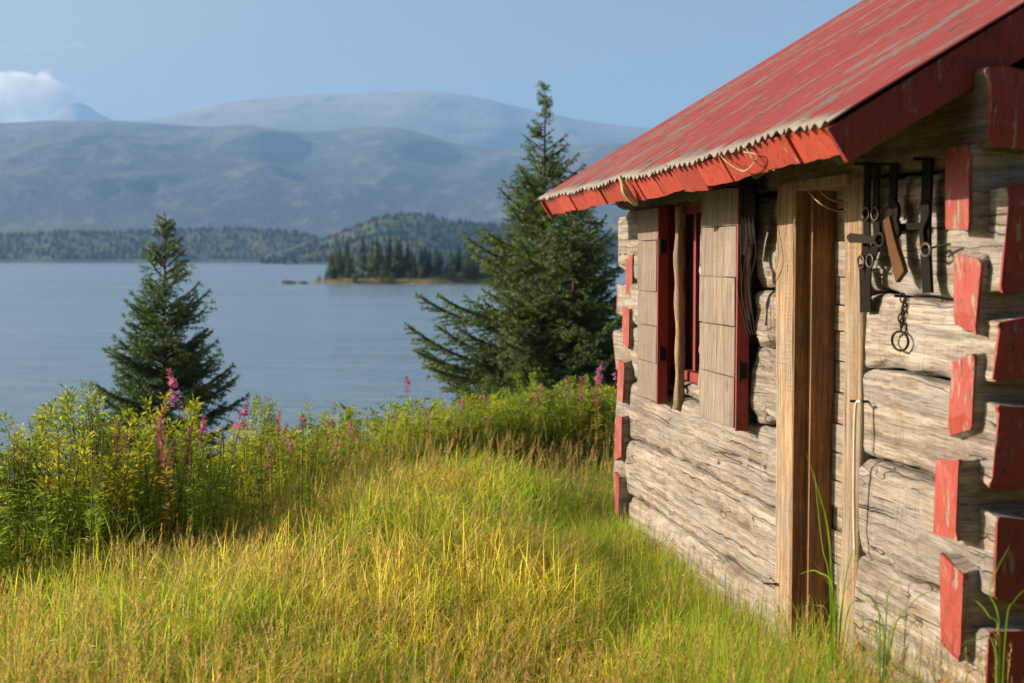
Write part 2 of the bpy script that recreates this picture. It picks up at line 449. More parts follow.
back = prof([(-1200, 150), (-300, 130), (60, 127), (150, 122), (200, 111), (235, 103), (285, 98), (330, 95), (390, 93), (430, 92), (465, 96), (500, 103), (540, 113), (590, 122), (645, 129), (760, 135), (900, 150), (1200, 140), (1500, 165), (2200, 150)])
front = prof([(-1200, 140), (-500, 120), (-200, 132), (0, 125), (50, 122), (120, 123), (165, 126), (215, 130), (250, 127), (300, 135), (350, 130), (385, 127), (420, 133), (450, 145), (500, 152), (560, 149), (640, 147), (760, 175), (900, 160), (1200, 180), (2200, 170)])
range_mesh('mountain', -1000, 2000, 330, 6800, 10500, 12800, 60, back, 85, .0007, 3.3, M['mountain'], 1.0, 'broad rounded mountain plateau beyond the lake', 'mountain')
range_mesh('mountain_ridge', -1000, 2000, 360, 3900, 6900, 8600, 84, front, 100, .0009, 8.1, M['mountain'], .95, 'steep forested mountain front with cliffs beyond the lake', 'mountain')
peak = prof([(-40, 140), (20, 132), (50, 120), (66, 109), (76, 104.5), (82, 103), (90, 106), (104, 115), (118, 122), (160, 135), (220, 150)])
range_mesh('mountain_peak', -40, 220, 260, 12300, 13300, 14200, 24, peak, 40, .0016, 5.0, M['mountain'], 1.0, 'distant blue pointed peak behind the ridge', 'mountain', floor=500)
hA = prof([(-1200, 225), (-500, 238), (-200, 230), (0, 237), (60, 235), (130, 233), (190, 231), (250, 230), (290, 233), (320, 240), (360, 258), (400, 262), (700, 262)])
hB = prof([(150, 264), (262, 264), (285, 258), (310, 246), (340, 233), (370, 221), (400, 215), (425, 216), (450, 222), (480, 226), (520, 226), (570, 231), (620, 240), (680, 246), (800, 240), (1000, 244), (1600, 235)])
hC = prof([(-400, 240), (0, 231), (50, 224), (85, 222), (120, 227), (170, 236), (260, 246), (400, 250), (900, 240)])
oC, vC = range_mesh('far_hill', -400, 900, 120, 3000, 3500, 3900, 20, hC, 14, .004, 2.2, M['hill'], .8, 'low far hill at the mountain foot', 'hill')
oA, vA = range_mesh('wooded_hill', -1000, 700, 240, 2150, 2500, 2900, 26, hA, 12, .006, 1.7, M['hill'], .7, 'low wooded hill along the far lake shore', 'hill')
oB, vB = range_mesh('lakeside_hill', 262, 1500, 240, 1550, 1900, 2300, 26, hB, 14, .006, 6.2, M['hill'], .75, 'rounded wooded hill on the far shore behind the island', 'hill')
# woods on those hills: one mass of small trees
def cones(P, hgt, rad, colr, k=5):
    n = len(P); ang = np.arange(k) * 2 * np.pi / k
    a = ang[None] + rng.random((n, 1)) * 6
    V = np.zeros((n, 2 * k + 1, 3)); V[:] = P[:, None]
    V[:, :k, 0] += np.cos(a) * rad[:, None]; V[:, :k, 1] += np.sin(a) * rad[:, None]; V[:, :k, 2] += hgt[:, None] * .05
    V[:, k:2 * k, 0] += np.cos(a) * rad[:, None] * .62; V[:, k:2 * k, 1] += np.sin(a) * rad[:, None] * .62; V[:, k:2 * k, 2] += hgt[:, None] * .5
    V[:, 2 * k, 2] += hgt
    b = np.arange(n)[:, None] * (2 * k + 1)
    q = []; tr = []
    for i in range(k):
        j = (i + 1) % k
        q.append(b + np.array([[i, j, k + j, k + i]])); tr.append(b + np.array([[k + i, k + j, 2 * k]]))
    return V.reshape(-1, 3), [np.concatenate(q), np.concatenate(tr)], np.repeat(colr, 2 * k + 1, 0)
def wood(name, Vg, n, hr, label):
    nr, nu = Vg.shape[:2]
    j = (rng.random(n) ** 1.3 * (nr * .62)).astype(int); i = rng.integers(0, nu - 1, n)
    fi = rng.random((n, 1)); P = Vg[j, i] * (1 - fi) + Vg[j, i + 1] * fi
    P[:, 1] += rng.uniform(-8, 8, n); P[:, 2] -= .5
    P = P[P[:, 2] > WATER + .2]; n = len(P)
    h = rng.uniform(*hr, n); r = h * rng.uniform(.16, .42, n)
    dark = np.array([.018, .032, .014]); lt = np.array([.07, .09, .022])
    c = dark + (lt - dark) * (rng.random((n, 1)) ** 2.2)
    v, f, cc = cones(P, h, r, c)
    return tag(link_mesh(name, np_mesh(name, v, f, cc), M['far_trees']), label, 'forest', kind='stuff')
wood('forest', vA, 7500, (5, 11), 'mixed forest covering the low far hill')
wood('forest', vB, 7500, (4, 9), 'mixed forest covering the rounded hill')

# ------------------------------------------------------------------ island with its spruces
ISY = 345.0
def island():
    nu, nr = 90, 26; V = np.zeros((nr, nu, 3))
    c0 = at(408, 280, ISY)
    for j in range(nr):
        for i in range(nu):
            X = c0.x - 27 + i / (nu - 1) * 72; Y = ISY - 7 + j / (nr - 1) * 34
            e = 1 - ((X - c0.x - 11) / 37) ** 2 - ((Y - ISY - 10) / 16) ** 2
            e += .16 * fbm(X * .09, Y * .09, 3)
            V[j, i] = (X, Y, WATER + max(-2.0, min(2.6, e * 3.4 + .12 * fbm(X * .5, Y * .5, 1))))
    tag(link_mesh('island', np_mesh('island', V.reshape(-1, 3), [grid_faces(nu, nr)], smooth=True), M['shore']), 'low island with a tan shore in the lake', 'island', kind='structure')
    return V
vI = island()
def small_spruce_mesh(seed, deciduous=False):
    r = np.random.default_rng(seed); P = []; Fq = []; C = []
    V = []; Q = []
    n = 330
    for k in range(n):
        t = r.random() ** .8; z = .06 + t * .94
        rad = (1 - t) ** .85 * .17 * r.uniform(.35, 1.15) if not deciduous else .28 * math.sin(math.pi * min(1, .15 + t * .85)) ** .6 * r.uniform(.3, 1.05)
        a = r.random() * 6.283; s = .05 * (1.15 - t) + .012
        c = np.array([math.cos(a) * rad, math.sin(a) * rad, z])
        d = np.array([math.cos(a), math.sin(a), -.35 + r.uniform(-.4, .4)]); d /= np.linalg.norm(d)
        u = np.array([-math.sin(a), math.cos(a), r.uniform(-.6, .6)]); u /= np.linalg.norm(u)
        b = len(V)
        V += [c - d * s, c + u * s * .7, c + d * s, c - u * s * .7]; Q.append((b, b + 1, b + 2, b + 3))
        g = r.random() ** 1.6
        col = np.array([.03, .045, .02]) * (1 - g) + np.array([.085, .095, .035]) * g
        if deciduous: col = np.array([.05, .08, .02]) * (1 - g) + np.array([.12, .14, .03]) * g
        C += [col] * 4
    # trunk
    b = len(V)
    for k in range(3):
        a = k * 2.09; V += [np.array([math.cos(a) * .014, math.sin(a) * .014, 0.]), np.array([math.cos(a) * .003, math.sin(a) * .003, .97])]; C += [np.array([.05, .035, .025])] * 2
    for k in range(3): Q.append((b + 2 * k, b + (2 * k + 2) % 6, b + (2 * k + 3) % 6, b + 2 * k + 1))
    return np_mesh('island_tree', np.array(V), [np.array(Q)], np.array(C))
ism = [small_spruce_mesh(s) for s in range(6)]; isd = [small_spruce_mesh(50 + s, True) for s in range(2)]
for m in ism + isd: m.materials.append(M['needles'])
cnt = 0
random.seed(11)
def hI(X, Y):
    d = (vI[:, :, 0] - X) ** 2 + (vI[:, :, 1] - Y) ** 2; k = np.unravel_index(d.argmin(), d.shape); return vI[k][2]
for k in range(900):
    u = random.uniform(308, 600); Y = ISY + random.uniform(-6, 15); X = (u - 512) / F * Y
    z = hI(X, Y)
    if z < WATER + .22: continue
    big = .62 + .38 * math.exp(-((u - 372) / 45) ** 2)
    dec = random.random() < (.65 if z < WATER + .8 else .25)
    h = random.uniform(5, 10.8) * big * (.55 if dec else 1) * (.6 if z < WATER + .8 else 1)
    o = bpy.data.objects.new('birch_tree' if dec else 'spruce_tree', random.choice(isd if dec else ism)); COL.objects.link(o)
    o.location = (X, Y, z - .15); s = random.uniform(.75, 1.2); o.scale = (h * s, h * s, h); o.rotation_euler = (0, 0, random.random() * 6)
    if dec: tag(o, 'pale rounded broadleaf tree among the spruces on the island', 'tree', 'broadleaf trees on the island')
    else: tag(o, 'dark pointed spruce standing in the grove on the island', 'tree', 'spruces on the island')
    cnt += 1
    if cnt >= 230: break
def rock_mesh(seed):
    r = random.Random(seed); mb = MB(); n, m = 10, 6
    for j in range(m + 1):
        ph = math.pi * j / m
        for i in range(n):
            a = 2 * math.pi * i / n; q = Vector((math.sin(ph) * math.cos(a), math.sin(ph) * math.sin(a), math.cos(ph) * .7))
            mb.v.append(tuple(q * (1 + .45 * noise.noise(q * 1.5 + Vector((seed * 3, 0, 0))))))
    for j in range(m):
        for i in range(n):
            i2 = (i + 1) % n; mb.f.append((j * n + i, (j + 1) * n + i, (j + 1) * n + i2, j * n + i2))
    return mb.mesh('rock')
for k, (u, s, lab) in enumerate([(288, 1.5, 'outermost lake rock off the left tip of the island'), (294, .9, 'small middle rock off the left tip of the island'), (302, 1.3, 'rock nearest the left tip of the island')]):
    o = link_mesh('lake_rock', rock_mesh(k), M['rock']); p = at(u, 284, ISY)
    o.location = (p.x, ISY, WATER + .1); o.scale = (s * 1.3, s, s * .75)
    tag(o, lab, 'rock', 'rocks off the island')

# ------------------------------------------------------------------ the log cabin
cabin = empty('log_cabin', CORNER, math.atan2(WT.y, WT.x))
tag(cabin, 'weathered log cabin with red corrugated roof and red painted log ends', 'cabin')
L = 4.19; DEPTH = 3.7; TH = .165
def zc(rel): return rel + CAMZ
def xw(u, o=0.0):                                # distance along the wall of picture column u, on a plane o off the face
    q = (u - 512) / F
    return (CORNER.x + WN.x * o - q * (CORNER.y + WN.y * o)) / (q * WT.y - WT.x)
SEAM = [.58, .285, -.126, -.39, -.72, -1.06, -1.40, -1.75]
def seam(i, s):
    return zc(SEAM[i]) + .022 * noise.noise(Vector((s * .75, i * 7.3, 1.1))) + .007 * noise.noise(Vector((s * 4.1, i * 3.3, 5.1)))

def log_part(axis, s0, s1, b0, b1, zlo, zhi, seed, mat, heads=(None, None), p=6.5, cabin_part='wall_log', res=.03, rough=1.0):
    """one hewn log; heads: (length, paint material) of the notched head at the low and the high end"""
    n = max(8, int((s1 - s0) / res)); K = 36
    st = [s0 + (s1 - s0) * i / n for i in range(n + 1)]
    rings = []; hsk = .018 * math.sin(seed * 7.7)
    for s in st:
        zl, zh = zlo(s), zhi(s); c = (zl + zh) / 2; hh = (zh - zl) / 2 - .003; bc = (b0 + b1) / 2; hb = (b1 - b0) / 2; pp = p; shr_ = 0.0
        for hd, e, d in ((heads[0], s0, 1), (heads[1], s1, -1)):
            if hd:
                q = (s - e) * d
                sq = float(smooth(hd[0] + .05, hd[0] - .05, q)); k = 1 - .24 * sq; hh *= k; pp = p + 16 * sq; shr_ += sq * hsk
        ring = []
        for k in range(K):
            a = 2 * math.pi * k / K + math.pi / K; p_ = pp
            ca, sa = math.cos(a), math.sin(a)
            cb = math.copysign(abs(ca) ** (2 / p_), ca); cz = math.copysign(abs(sa) ** (2 / p_), sa)
            q = Vector((s * 1.6, cb * .35 + seed, cz * .5 + seed * 2.3))
            d = .014 * noise.noise(q) + .013 * noise.noise(q * 3.1) + .009 * noise.noise(q * 8.3)
            # shallow axe facets
            fa = noise.noise(Vector((s * 5.5, cz * 1.2, seed * 5))); d += .010 * (math.floor(fa * 3) / 3)
            d *= rough
            bb = bc + cb * (hb + d); zz = c + cz * (hh + d * .8) + shr_ * cb
            ring.append((s, bb, zz) if axis == 'x' else (bb, s, zz))
        rings.append(ring)
    mb = MB()
    for ring in rings: mb.v += ring
    for i in range(n):
        for k in range(K):
            k2 = (k + 1) % K
            mb.f.append((i * K + k, i * K + k2, (i + 1) * K + k2, (i + 1) * K + k) if axis == 'y' else (i * K + k, (i + 1) * K + k, (i + 1) * K + k2, i * K + k2))
    def cap(ring, d, out):
        """slightly uneven end face with a centre fan"""
        ax = 0 if axis == 'x' else 1
        cen = [sum(q[i] for q in ring) / K for i in range(3)]
        b = len(out.v); out.v += ring
        for sc, dd in ((.99, .002), (.55, .004)):
            for q in ring:
                w = [cen[i] + (q[i] - cen[i]) * sc for i in range(3)]; w[ax] += d * (dd + .013 * noise.noise(Vector(w) * 11)); out.v.append(tuple(w))
        w = list(cen); w[ax] += d * .005; out.v.append(tuple(w))
        for rr in range(2):
            for k in range(K):
                k2 = (k + 1) % K; out.f.append((b + rr * K + k, b + rr * K + k2, b + (rr + 1) * K + k2, b + (rr + 1) * K + k))
        for k in range(K): out.f.append((b + 2 * K + k, b + 2 * K + (k + 1) % K, b + 3 * K))
    cap(rings[0], -1, mb); cap(rings[-1], 1, mb)
    o = mb.build(cabin_part, mat, cabin, smooth=True)
    me = o.data
    import bmesh
    bm = bmesh.new(); bm.from_mesh(me); bmesh.ops.remove_doubles(bm, verts=bm.verts, dist=1e-5); bmesh.ops.recalc_face_normals(bm, faces=bm.faces)
    for e in bm.edges:
        if len(e.link_faces) == 2 and e.calc_face_angle(0) > R(50): e.smooth = False
    bm.to_mesh(me); bm.free()
    for hd, ring, inner, d in ((heads[0], rings[0], rings[1], -1), (heads[1], rings[-1], rings[-2], 1)):
        if hd and hd[1]:
            ax = 0 if axis == 'x' else 1
            r2 = []; r1 = []
            cen = [sum(q[i] for q in ring) / K for i in range(3)]
            for k, q in enumerate(ring):
                w = [cen[i] + (q[i] - cen[i]) * (1.003 + .045 * noise.noise(Vector((k * .55, seed * 3, 1)))) for i in range(3)]; w[ax] = q[ax] + d * .004; r2.append(tuple(w))
                w2 = [cen[i] + (q[i] - cen[i]) * (1.003 + .045 * noise.noise(Vector((k * .55, seed * 3, 1)))) for i in range(3)]; w2[ax] = q[ax] - d * (.006 + .016 * max(0, noise.noise(Vector((k * .9, seed, 2))))); r1.append(tuple(w2))
            pm = MB(); pm.v += r1 + r2
            for k in range(K):
                k2 = (k + 1) % K; pm.f.append((k, k2, K + k2, K + k))
            cap(r2, d, pm)
            po = pm.build('painted_end', hd[1], o, smooth=False)
            bm = bmesh.new(); bm.from_mesh(po.data); bmesh.ops.remove_doubles(bm, verts=bm.verts, dist=1e-5); bmesh.ops.recalc_face_normals(bm, faces=bm.faces); bm.to_mesh(po.data); bm.free()
    return o

# openings along the wall
WIN0, WIN1 = xw(699), xw(663)          # near and far edge of the window
DR0, DR1 = xw(861, .014), xw(776, .026)            # outer edges of the door posts
SLOT0, SLOT1 = xw(757), xw(746)
rl = random.Random(3)
for i in range(7):
    lo = lambda s, i=i: seam(i + 1, s); hi = lambda s, i=i: seam(i, s)
    near = -(.225 + rl.uniform(-.015, .035)); farx = L + .17 + rl.uniform(-.05, .06)
    b1 = rl.uniform(-.008, .012); b0 = b1 - TH
    hn = (.21, M['end_shaded']); hf = (.2, M['end_red'])
    if i == 0:
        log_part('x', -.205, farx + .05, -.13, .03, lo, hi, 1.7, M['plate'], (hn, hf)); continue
    log_part('x', near, DR0 + .02, b0, b1, lo, hi, i * 3.1, M['log_x'], (hn, None))
    if i <= 3:
        log_part('x', DR1 - .02, SLOT0, b0, b1 + .015, lo, hi, i * 3.1 + 1, M['log_x'], p=5, rough=1.5)
        log_part('x', SLOT1, WIN0 + .01, b0, b1, lo, hi, i * 3.1 + 1.4, M['log_x'])
        log_part('x', WIN1 - .01, farx, b0, b1, lo, hi, i * 3.1 + 2, M['log_x'], (None, hf))
    else:
        log_part('x', DR1 - .02, farx, b0, b1, lo, hi, i * 3.1 + 1, M['log_x'], (None, hf))
# gable logs, both ends, half a course higher or lower than the front ones
GS = [.38, .045, -.255, -.555, -.89, -1.23, -1.58]
def gseam(k, s, w): return zc(GS[k]) + .02 * noise.noise(Vector((s * .7, k * 5.1, 9 + w * 4)))
EX_NEAR = [.055, .018, .028, .07, .05, .06]
EX_FAR = [-.03, -.01, .01, .035, .05, .06]
for k in range(6):
    for wall, (x0, x1) in enumerate(((-.156, -.012), (L - .16, L - .005))):
        lo = lambda s, k=k, w=wall: gseam(k + 1, s, w); hi = lambda s, k=k, w=wall: gseam(k, s, w)
        ex = (EX_NEAR if wall == 0 else EX_FAR)[k]
        log_part('y', -DEPTH - .18, ex, x0, x1, lo, hi, k * 2.7 + 40 + wall * 20, M['log_y'], ((.2, M['end_red']), (max(.03, ex + .02), M['end_red'])), res=.045, p=6.5)
# gable triangles above the eaves
ROOFZ = lambda y: 1.955 + (.5 - y) * .605
RIDGE = -1.84
for wall, (x0, x1) in enumerate(((-.15, -.015), (L - .155, L - .01))):
    z = zc(.38)
    j = 0
    while z < 3.05:
        h = .3; yf = .5 - (z + h + .09 - 1.955) / .605; yb = 2 * RIDGE - yf
        if yf - yb < .35: break
        yf = min(yf, .10)
        log_part('y', max(yb, -DEPTH - .1), yf, x0, x1, lambda s, z=z: z, lambda s, z=z, h=h: z + h, 80 + wall * 9 + j, M['log_y'], ((None), (.12, M['end_red']) if j == 0 else None), res=.07)
        z += h; j += 1
# back wall
for i in range(7):
    log_part('x', -.2, L + .2, -DEPTH, -DEPTH + TH, lambda s, i=i: zc(SEAM[i + 1]), lambda s, i=i: zc(SEAM[i]), 120 + i, M['log_x'], res=.12)
mb = MB(); mb.box(.16, L - .16, -DEPTH + .15, -.17, -.02, .02); mb.build('floor_boards', M['dark_wood'], cabin)
mb = MB(); mb.box(SLOT0 - .05, SLOT1 + .05, -.172, -.15, .55, 1.9); mb.build('backing_board', M['dark_wood'], cabin)

# window: red frame in the opening, glass, a loose pole, sill block
win = MB()
Z0, Z1 = zc(-.58), zc(.235)
yb, yf = -.135, -.055
win.box(WIN0 + .012, WIN0 + .075, yb, yf, Z0, Z1, .001); win.box(WIN1 - .10, WIN1 - .042, yb, yf - .03, Z0, Z1, .001)
win.box(WIN0 + .012, WIN1 - .012, yb, yf - .005, Z1, Z1 + .05, .001); win.box(WIN0 + .012, WIN1 - .012, yb, yf + .02, Z0 - .05, Z0, .001)
xm = (WIN0 + WIN1) / 2; win.box(xm - .02, xm + .02, yb + .01, yf - .02, Z0, Z1)
wo = win.build('window', M['frame_red'], cabin, bevel=.003)
lin = MB(); lin.box(WIN1 - .04, WIN1 - .012, -.16, .012, Z0 - .13, Z1 + .05, .001); lin.build('lining', M['frame_red'], wo, bevel=.003)
g = MB(); g.box(WIN0 + .07, WIN1 - .07, yb + .03, yb + .036, Z0, Z1); g.build('glass_pane', M['glass'], wo)
inner = MB(); xq = WIN0 + .075; inner.box(xq, xq + .055, yb + .04, yf - .012, Z0 + .005, Z1 - .005); inner.build('sash', M['frame_red'], wo, bevel=.003)
sill = lambda s: zc(-.63)
log_part('x', WIN0 + .015, WIN1 - .015, -.16, -.02, lambda s: seam(4, s) + .005, sill, 200, M['log_x'], cabin_part='sill_log', p=3.2)
px = xw(679.5, .012)
mb = MB(); pts = [(px + .012 * math.sin(z * 3.1) + .006 * math.sin(z * 9), .012 + .006 * math.sin(z * 5), z) for z in np.linspace(zc(-.78), zc(.27), 22)]
mb.tube(pts, [.026 + .004 * math.sin(i * 1.3) for i in range(22)], 9)
tag(mb.build('weathered_pole', M['post'], cabin, smooth=True))
# shutters standing open against the wall
def shutter(xa, xb, z0, z1, y0, nb, seed):
    r = random.Random(seed); m = MB()
    cuts = [0] + sorted((i + r.uniform(-.22, .22)) / nb for i in range(1, nb)) + [1]
    for a, b in zip(cuts[:-1], cuts[1:]):
        dy = r.uniform(-.004, .004)
        m.box(xa + r.uniform(-.004, .004), xb + r.uniform(-.004, .004), y0, y0 + .03 + dy, z0 + (z1 - z0) * a + .002, z0 + (z1 - z0) * b - .002, .0015)
    o = m.build('shutter', M['shutter'], cabin, bevel=.003)
    e = MB(); e.box(xa - .020, xa - .003, y0 - .03, y0 + .027, z0 - .01, z1 + .0, .0015); e.box(xa, xb, y0 - .03, y0 - .003, z0 + .1, z0 + .19); e.box(xa, xb, y0 - .03, y0 - .003, z1 - .2, z1 - .11)
    e.build('edge_board', M['frame_red'], o, bevel=.003)
    for zz in (z0 + .22, z1 - .24):
        h = MB(); h.box(xa - .028, xa - .0225, y0 - .02, y0 + .01, zz, zz + .07); h.tube([(xa - .028, y0 + .014, zz - .01), (xa - .028, y0 + .014, zz + .08)], .006)
        h.build('hinge', M['iron'], o)
    return o
shutter(xw(735, .095), xw(700, .095), zc(-.74), zc(.315), .065, 5, 5)
shutter(xw(656, .085), xw(637, .085), zc(-.755), zc(.27), .055, 5, 9)
# door: two posts, brown jamb, recessed boards, lintel
DZ0, DZ1 = -.05, zc(.315)
door = MB()
zb = DZ0
while zb < DZ1:
    h = random.uniform(.085, .16); door.box(DR0 + .12, DR1 - .12, -.16, -.135 + random.uniform(-.006, .006), zb, min(zb + h - .004, DZ1), .002); zb += h
do = door.build('door', M['leaf_wood'], cabin, bevel=.004)
def post(xa, xb, y0, y1, seed, name='door_post'):
    m = MB(); n = 46; K = 20
    for i in range(n + 1):
        z = DZ0 - .1 + (DZ1 - DZ0 + .1) * i / n
        for k in range(K):
            a = 2 * math.pi * k / K + math.pi / K; p = 11
            cx = math.copysign(abs(math.cos(a)) ** (2 / p), math.cos(a)); cy = math.copysign(abs(math.sin(a)) ** (2 / p), math.sin(a))
            q = Vector((cx * .6 + seed, cy * .6, z * 1.3)); d = .006 * noise.noise(q) + .004 * noise.noise(q * 3.3)
            wv = .010 * noise.noise(Vector((seed, 0, z * 1.1)))
            m.v.append(((xa + xb) / 2 + cx * ((xb - xa) / 2 + d) + wv, (y0 + y1) / 2 + cy * ((y1 - y0) / 2 + d), z))
    for i in range(n):
        for k in range(K):
            k2 = (k + 1) % K; m.f.append((i * K + k, i * K + k2, (i + 1) * K + k2, (i + 1) * K + k))
    m.f.append(tuple(range(n * K, n * K + K)))
    return m.build(name, M['post'], do, smooth=True)
post(xw(793, .026), DR1, -.15, .026, 1.0); post(DR0, xw(843, .014), -.15, .014, 2.0)
j = MB(); xa = xw(793, .026); j.box(xa - .012, xa - .0, -.134, .022, DZ0, DZ1 - .02, .001); j.box(xa - .046, xa - .010, -.134, -.035, DZ0, DZ1 - .03, .001)
j.build('door_jamb', M['jamb'], do, bevel=.002)
j = MB(); j.box(DR0 + .1, DR1 - .1, -.13, .03, DZ1 - .045, DZ1 - .005, .003); j.build('lintel', M['post'], do, bevel=.004)
# iron spike in the wall by the door
# roof: corrugated sheet both slopes, boarding under it, eave boards, barge boards
X0, X1 = -.15, L + .15
def SAG(x, y=.5): return .018 * noise.noise(Vector((x * .8, y * .7, 3))) - .012 * math.sin(math.pi * (x - X0) / (X1 - X0)) + .030 - .034 * x / L
def roof_sheet():
    pitch = .066; nx = int((X1 - X0) / pitch * 9); ny = 34
    V = []; rows = []
    for half in (0, 1):
        for j in range(ny + (1 - half)):
            t = j / ny
            rows.append((half, t))
    ys_ = [.5 + (RIDGE - .5) * (j / ny) for j in range(ny + 1)] + [RIDGE - (.5 - RIDGE) * ((j + 1) / ny) for j in range(ny)]
    xs_ = [X0 + (X1 - X0) * i / nx for i in range(nx + 1)]
    for y in ys_:
        ay = y if y >= RIDGE else 2 * RIDGE - y
        for x in xs_:
            sag = SAG(x, y)
            edge = max(0, 1 - (.5 - ay) / .25)
            bend = edge * (.012 * noise.noise(Vector((x * 2.3, 7, 1))) + .006 * noise.noise(Vector((x * 9, 2, 1))))
            sheet = math.floor((x - X0) / .84); lift = .004 * (((x - X0) / .84) - sheet)
            yy = y + (edge * (.018 * noise.noise(Vector((sheet * 3.7, 1, 1))) + .012 * noise.noise(Vector((x * 11, 4, 1)))) if y >= RIDGE else 0)
            V.append((x, yy, ROOFZ(ay) + (.0085 + .002 * noise.noise(Vector((x * 6, 1, 8)))) * math.cos(2 * math.pi * x / pitch) + sag + bend + lift))
    nx1 = nx + 1
    f = grid_faces(nx1, len(ys_))
    me = np_mesh('roof', np.array(V), [f], smooth=True)
    o = link_mesh('roof', me, M['roof'], cabin)
    s = o.modifiers.new('sheet', 'SOLIDIFY'); s.thickness = .003; s.offset = -1
    return o
roof = roof_sheet()
dk = MB()
for y0, y1 in ((.39, RIDGE), (2 * RIDGE - .39, RIDGE)):
    for k in range(14):
        a = y0 + (y1 - y0) * k / 14; b = y0 + (y1 - y0) * (k + .985) / 14
        za = ROOFZ(a if a >= RIDGE else 2 * RIDGE - a) - .045; zb_ = ROOFZ(b if b >= RIDGE else 2 * RIDGE - b) - .045
        c = [(X0 + .03, a, za), (X1 - .03, a, za), (X1 - .03, b, zb_), (X0 + .03, b, zb_)]
        dk.add(c + [(x, y, z - .022) for x, y, z in c], [(0, 1, 2, 3), (7, 6, 5, 4), (0, 4, 5, 1), (1, 5, 6, 2), (2, 6, 7, 3), (3, 7, 4, 0)])
dk.build('roof_boarding', M['dark_wood'], roof)
dirn = Vector((0, -math.sin(math.atan(.605)), -math.cos(math.atan(.605))))   # fascia hangs square to the slope
sl = Vector((0, -dirn.z, dirn.y))     # down-slope outward
x = X0 + .045; re = random.Random(12)
while x < X1 - .02:
    wd = min(re.uniform(.30, .39), X1 - x)
    if X1 - x - wd < .12: wd = X1 - x
    m = MB(); nseg = 8; hgt = .104 + re.uniform(-.010, .010); tw = re.uniform(-.012, .012)
    e0 = Vector((0, .478, ROOFZ(.478) - .012)) + sl * re.uniform(-.006, .006)
    sag = SAG
    top = []; bot = []
    for i in range(nseg + 1):
        f = i / nseg; xx = x + .005 + (wd - .010) * f
        p = e0 + Vector((xx, 0, sag(xx) + .002))
        q = p + dirn * (hgt + tw * (f - .5) + .006 * noise.noise(Vector((xx * 13, x, 0)))) + sl * (.004 * noise.noise(Vector((xx * 3, 9, x))))
        top.append(p); bot.append(q)
    vs = []
    for p, q in zip(top, bot): vs += [p, q, q - sl * .02, p - sl * .02]
    fs = []
    for i in range(nseg):
        b = 4 * i
        for k in range(4): fs.append((b + k, b + (k + 1) % 4, b + 4 + (k + 1) % 4, b + 4 + k))
    fs += [(0, 3, 2, 1), tuple(4 * nseg + k for k in range(4))]
    m.add(vs, fs); m.build('eave_board', M['fascia'], roof, bevel=.002); x += wd
for xx, mt in ((X0 + .015, M['end_shaded']), (X1 - .045, M['end_red'])):
    m = MB()
    for y0, y1 in ((.49, RIDGE), (2 * RIDGE - .49, RIDGE)):
        dz = SAG(xx) + .004; za = ROOFZ(.49) - .022 + dz; zr = ROOFZ(RIDGE) - .022 + dz; d = .20
        c = [(xx, y0, za), (xx, y1, zr), (xx, y1, zr - d), (xx, y0 - (.065 if y0 > RIDGE else -.065), za - .098)]
        m.add(c + [(a + .028, b, c_) for a, b, c_ in c], [(0, 1, 2, 3), (7, 6, 5, 4), (0, 4, 5, 1), (1, 5, 6, 2), (2, 6, 7, 3), (3, 7, 4, 0)])
    m.build('barge_board', mt, roof, bevel=.003)
# a few rafter poles under the boarding
for k in range(6):
    xx = .12 + k * (L - .24) / 5; m = MB()
    m.tube([(xx, .36, ROOFZ(.36) - .115), (xx, RIDGE, ROOFZ(RIDGE) - .115)], .042, 10); m.build('rafter', M['dark_wood'], roof, smooth=True)

# ------------------------------------------------------------------ things hung on the wall
CM = cabin.matrix_basis.copy()
from mathutils import Matrix
CM = Matrix.Translation(CORNER) @ Matrix.Rotation(math.atan2(WT.y, WT.x), 4, 'Z')
def wl(u, v, out=0.03):
    """cabin-local point on the front wall seen at picture point (u, v), standing 'out' off the wall"""
    X0_ = 2.1217 - out / .9858 * 1.0
    Y = X0_ / ((u - 512) / F + .17)
    P = at(u, v, Y); q = CM.inverted() @ P
    return q
class TB(MB):
    def band(s, pts, w, th, wdir=Vector((1, 0, 0))):
        """flat strap along pts; wide along wdir"""
        b = len(s.v); pts = [Vector(p) for p in pts]
        for i, p in enumerate(pts):
            d = (pts[min(i + 1, len(pts) - 1)] - pts[max(i - 1, 0)]).normalized()
            wv = (wdir - d * wdir.dot(d)).normalized(); tv = d.cross(wv)
            ww = w[i] if isinstance(w, (list, tuple)) else w
            for a, c in ((-1, -1), (1, -1), (1, 1), (-1, 1)): s.v.append(tuple(p + wv * (a * ww / 2) + tv * (c * th / 2)))
        for i in range(len(pts) - 1):
            for k in range(4): s.f.append((b + 4 * i + k, b + 4 * i + (k + 1) % 4, b + 4 * i + 4 + (k + 1) % 4, b + 4 * i + 4 + k))
        s.f.append((b, b + 3, b + 2, b + 1)); e = b + 4 * (len(pts) - 1); s.f.append((e, e + 1, e + 2, e + 3))
def hung(name, anchor, label, cat, group=None):
    e = empty(name, CM @ Vector(anchor), math.atan2(WT.y, WT.x)); tag(e, label, cat, group)
    return e, Vector(anchor)
def rel(pts, a): return [Vector(p) - a for p in pts]
def curve(pts, n=12):
    """smooth curve through points"""
    P = [Vector(p) for p in pts]; out = []
    for i in range(len(P) - 1):
        p0 = P[max(i - 1, 0)]; p1 = P[i]; p2 = P[i + 1]; p3 = P[min(i + 2, len(P) - 1)]
        for k in range(n):
            t = k / n
            out.append(.5 * ((2 * p1) + (p2 - p0) * t + (2 * p0 - 5 * p1 + 4 * p2 - p3) * t * t + (3 * p1 - p0 - 3 * p2 + p3) * t ** 3))
    out.append(P[-1]); return out
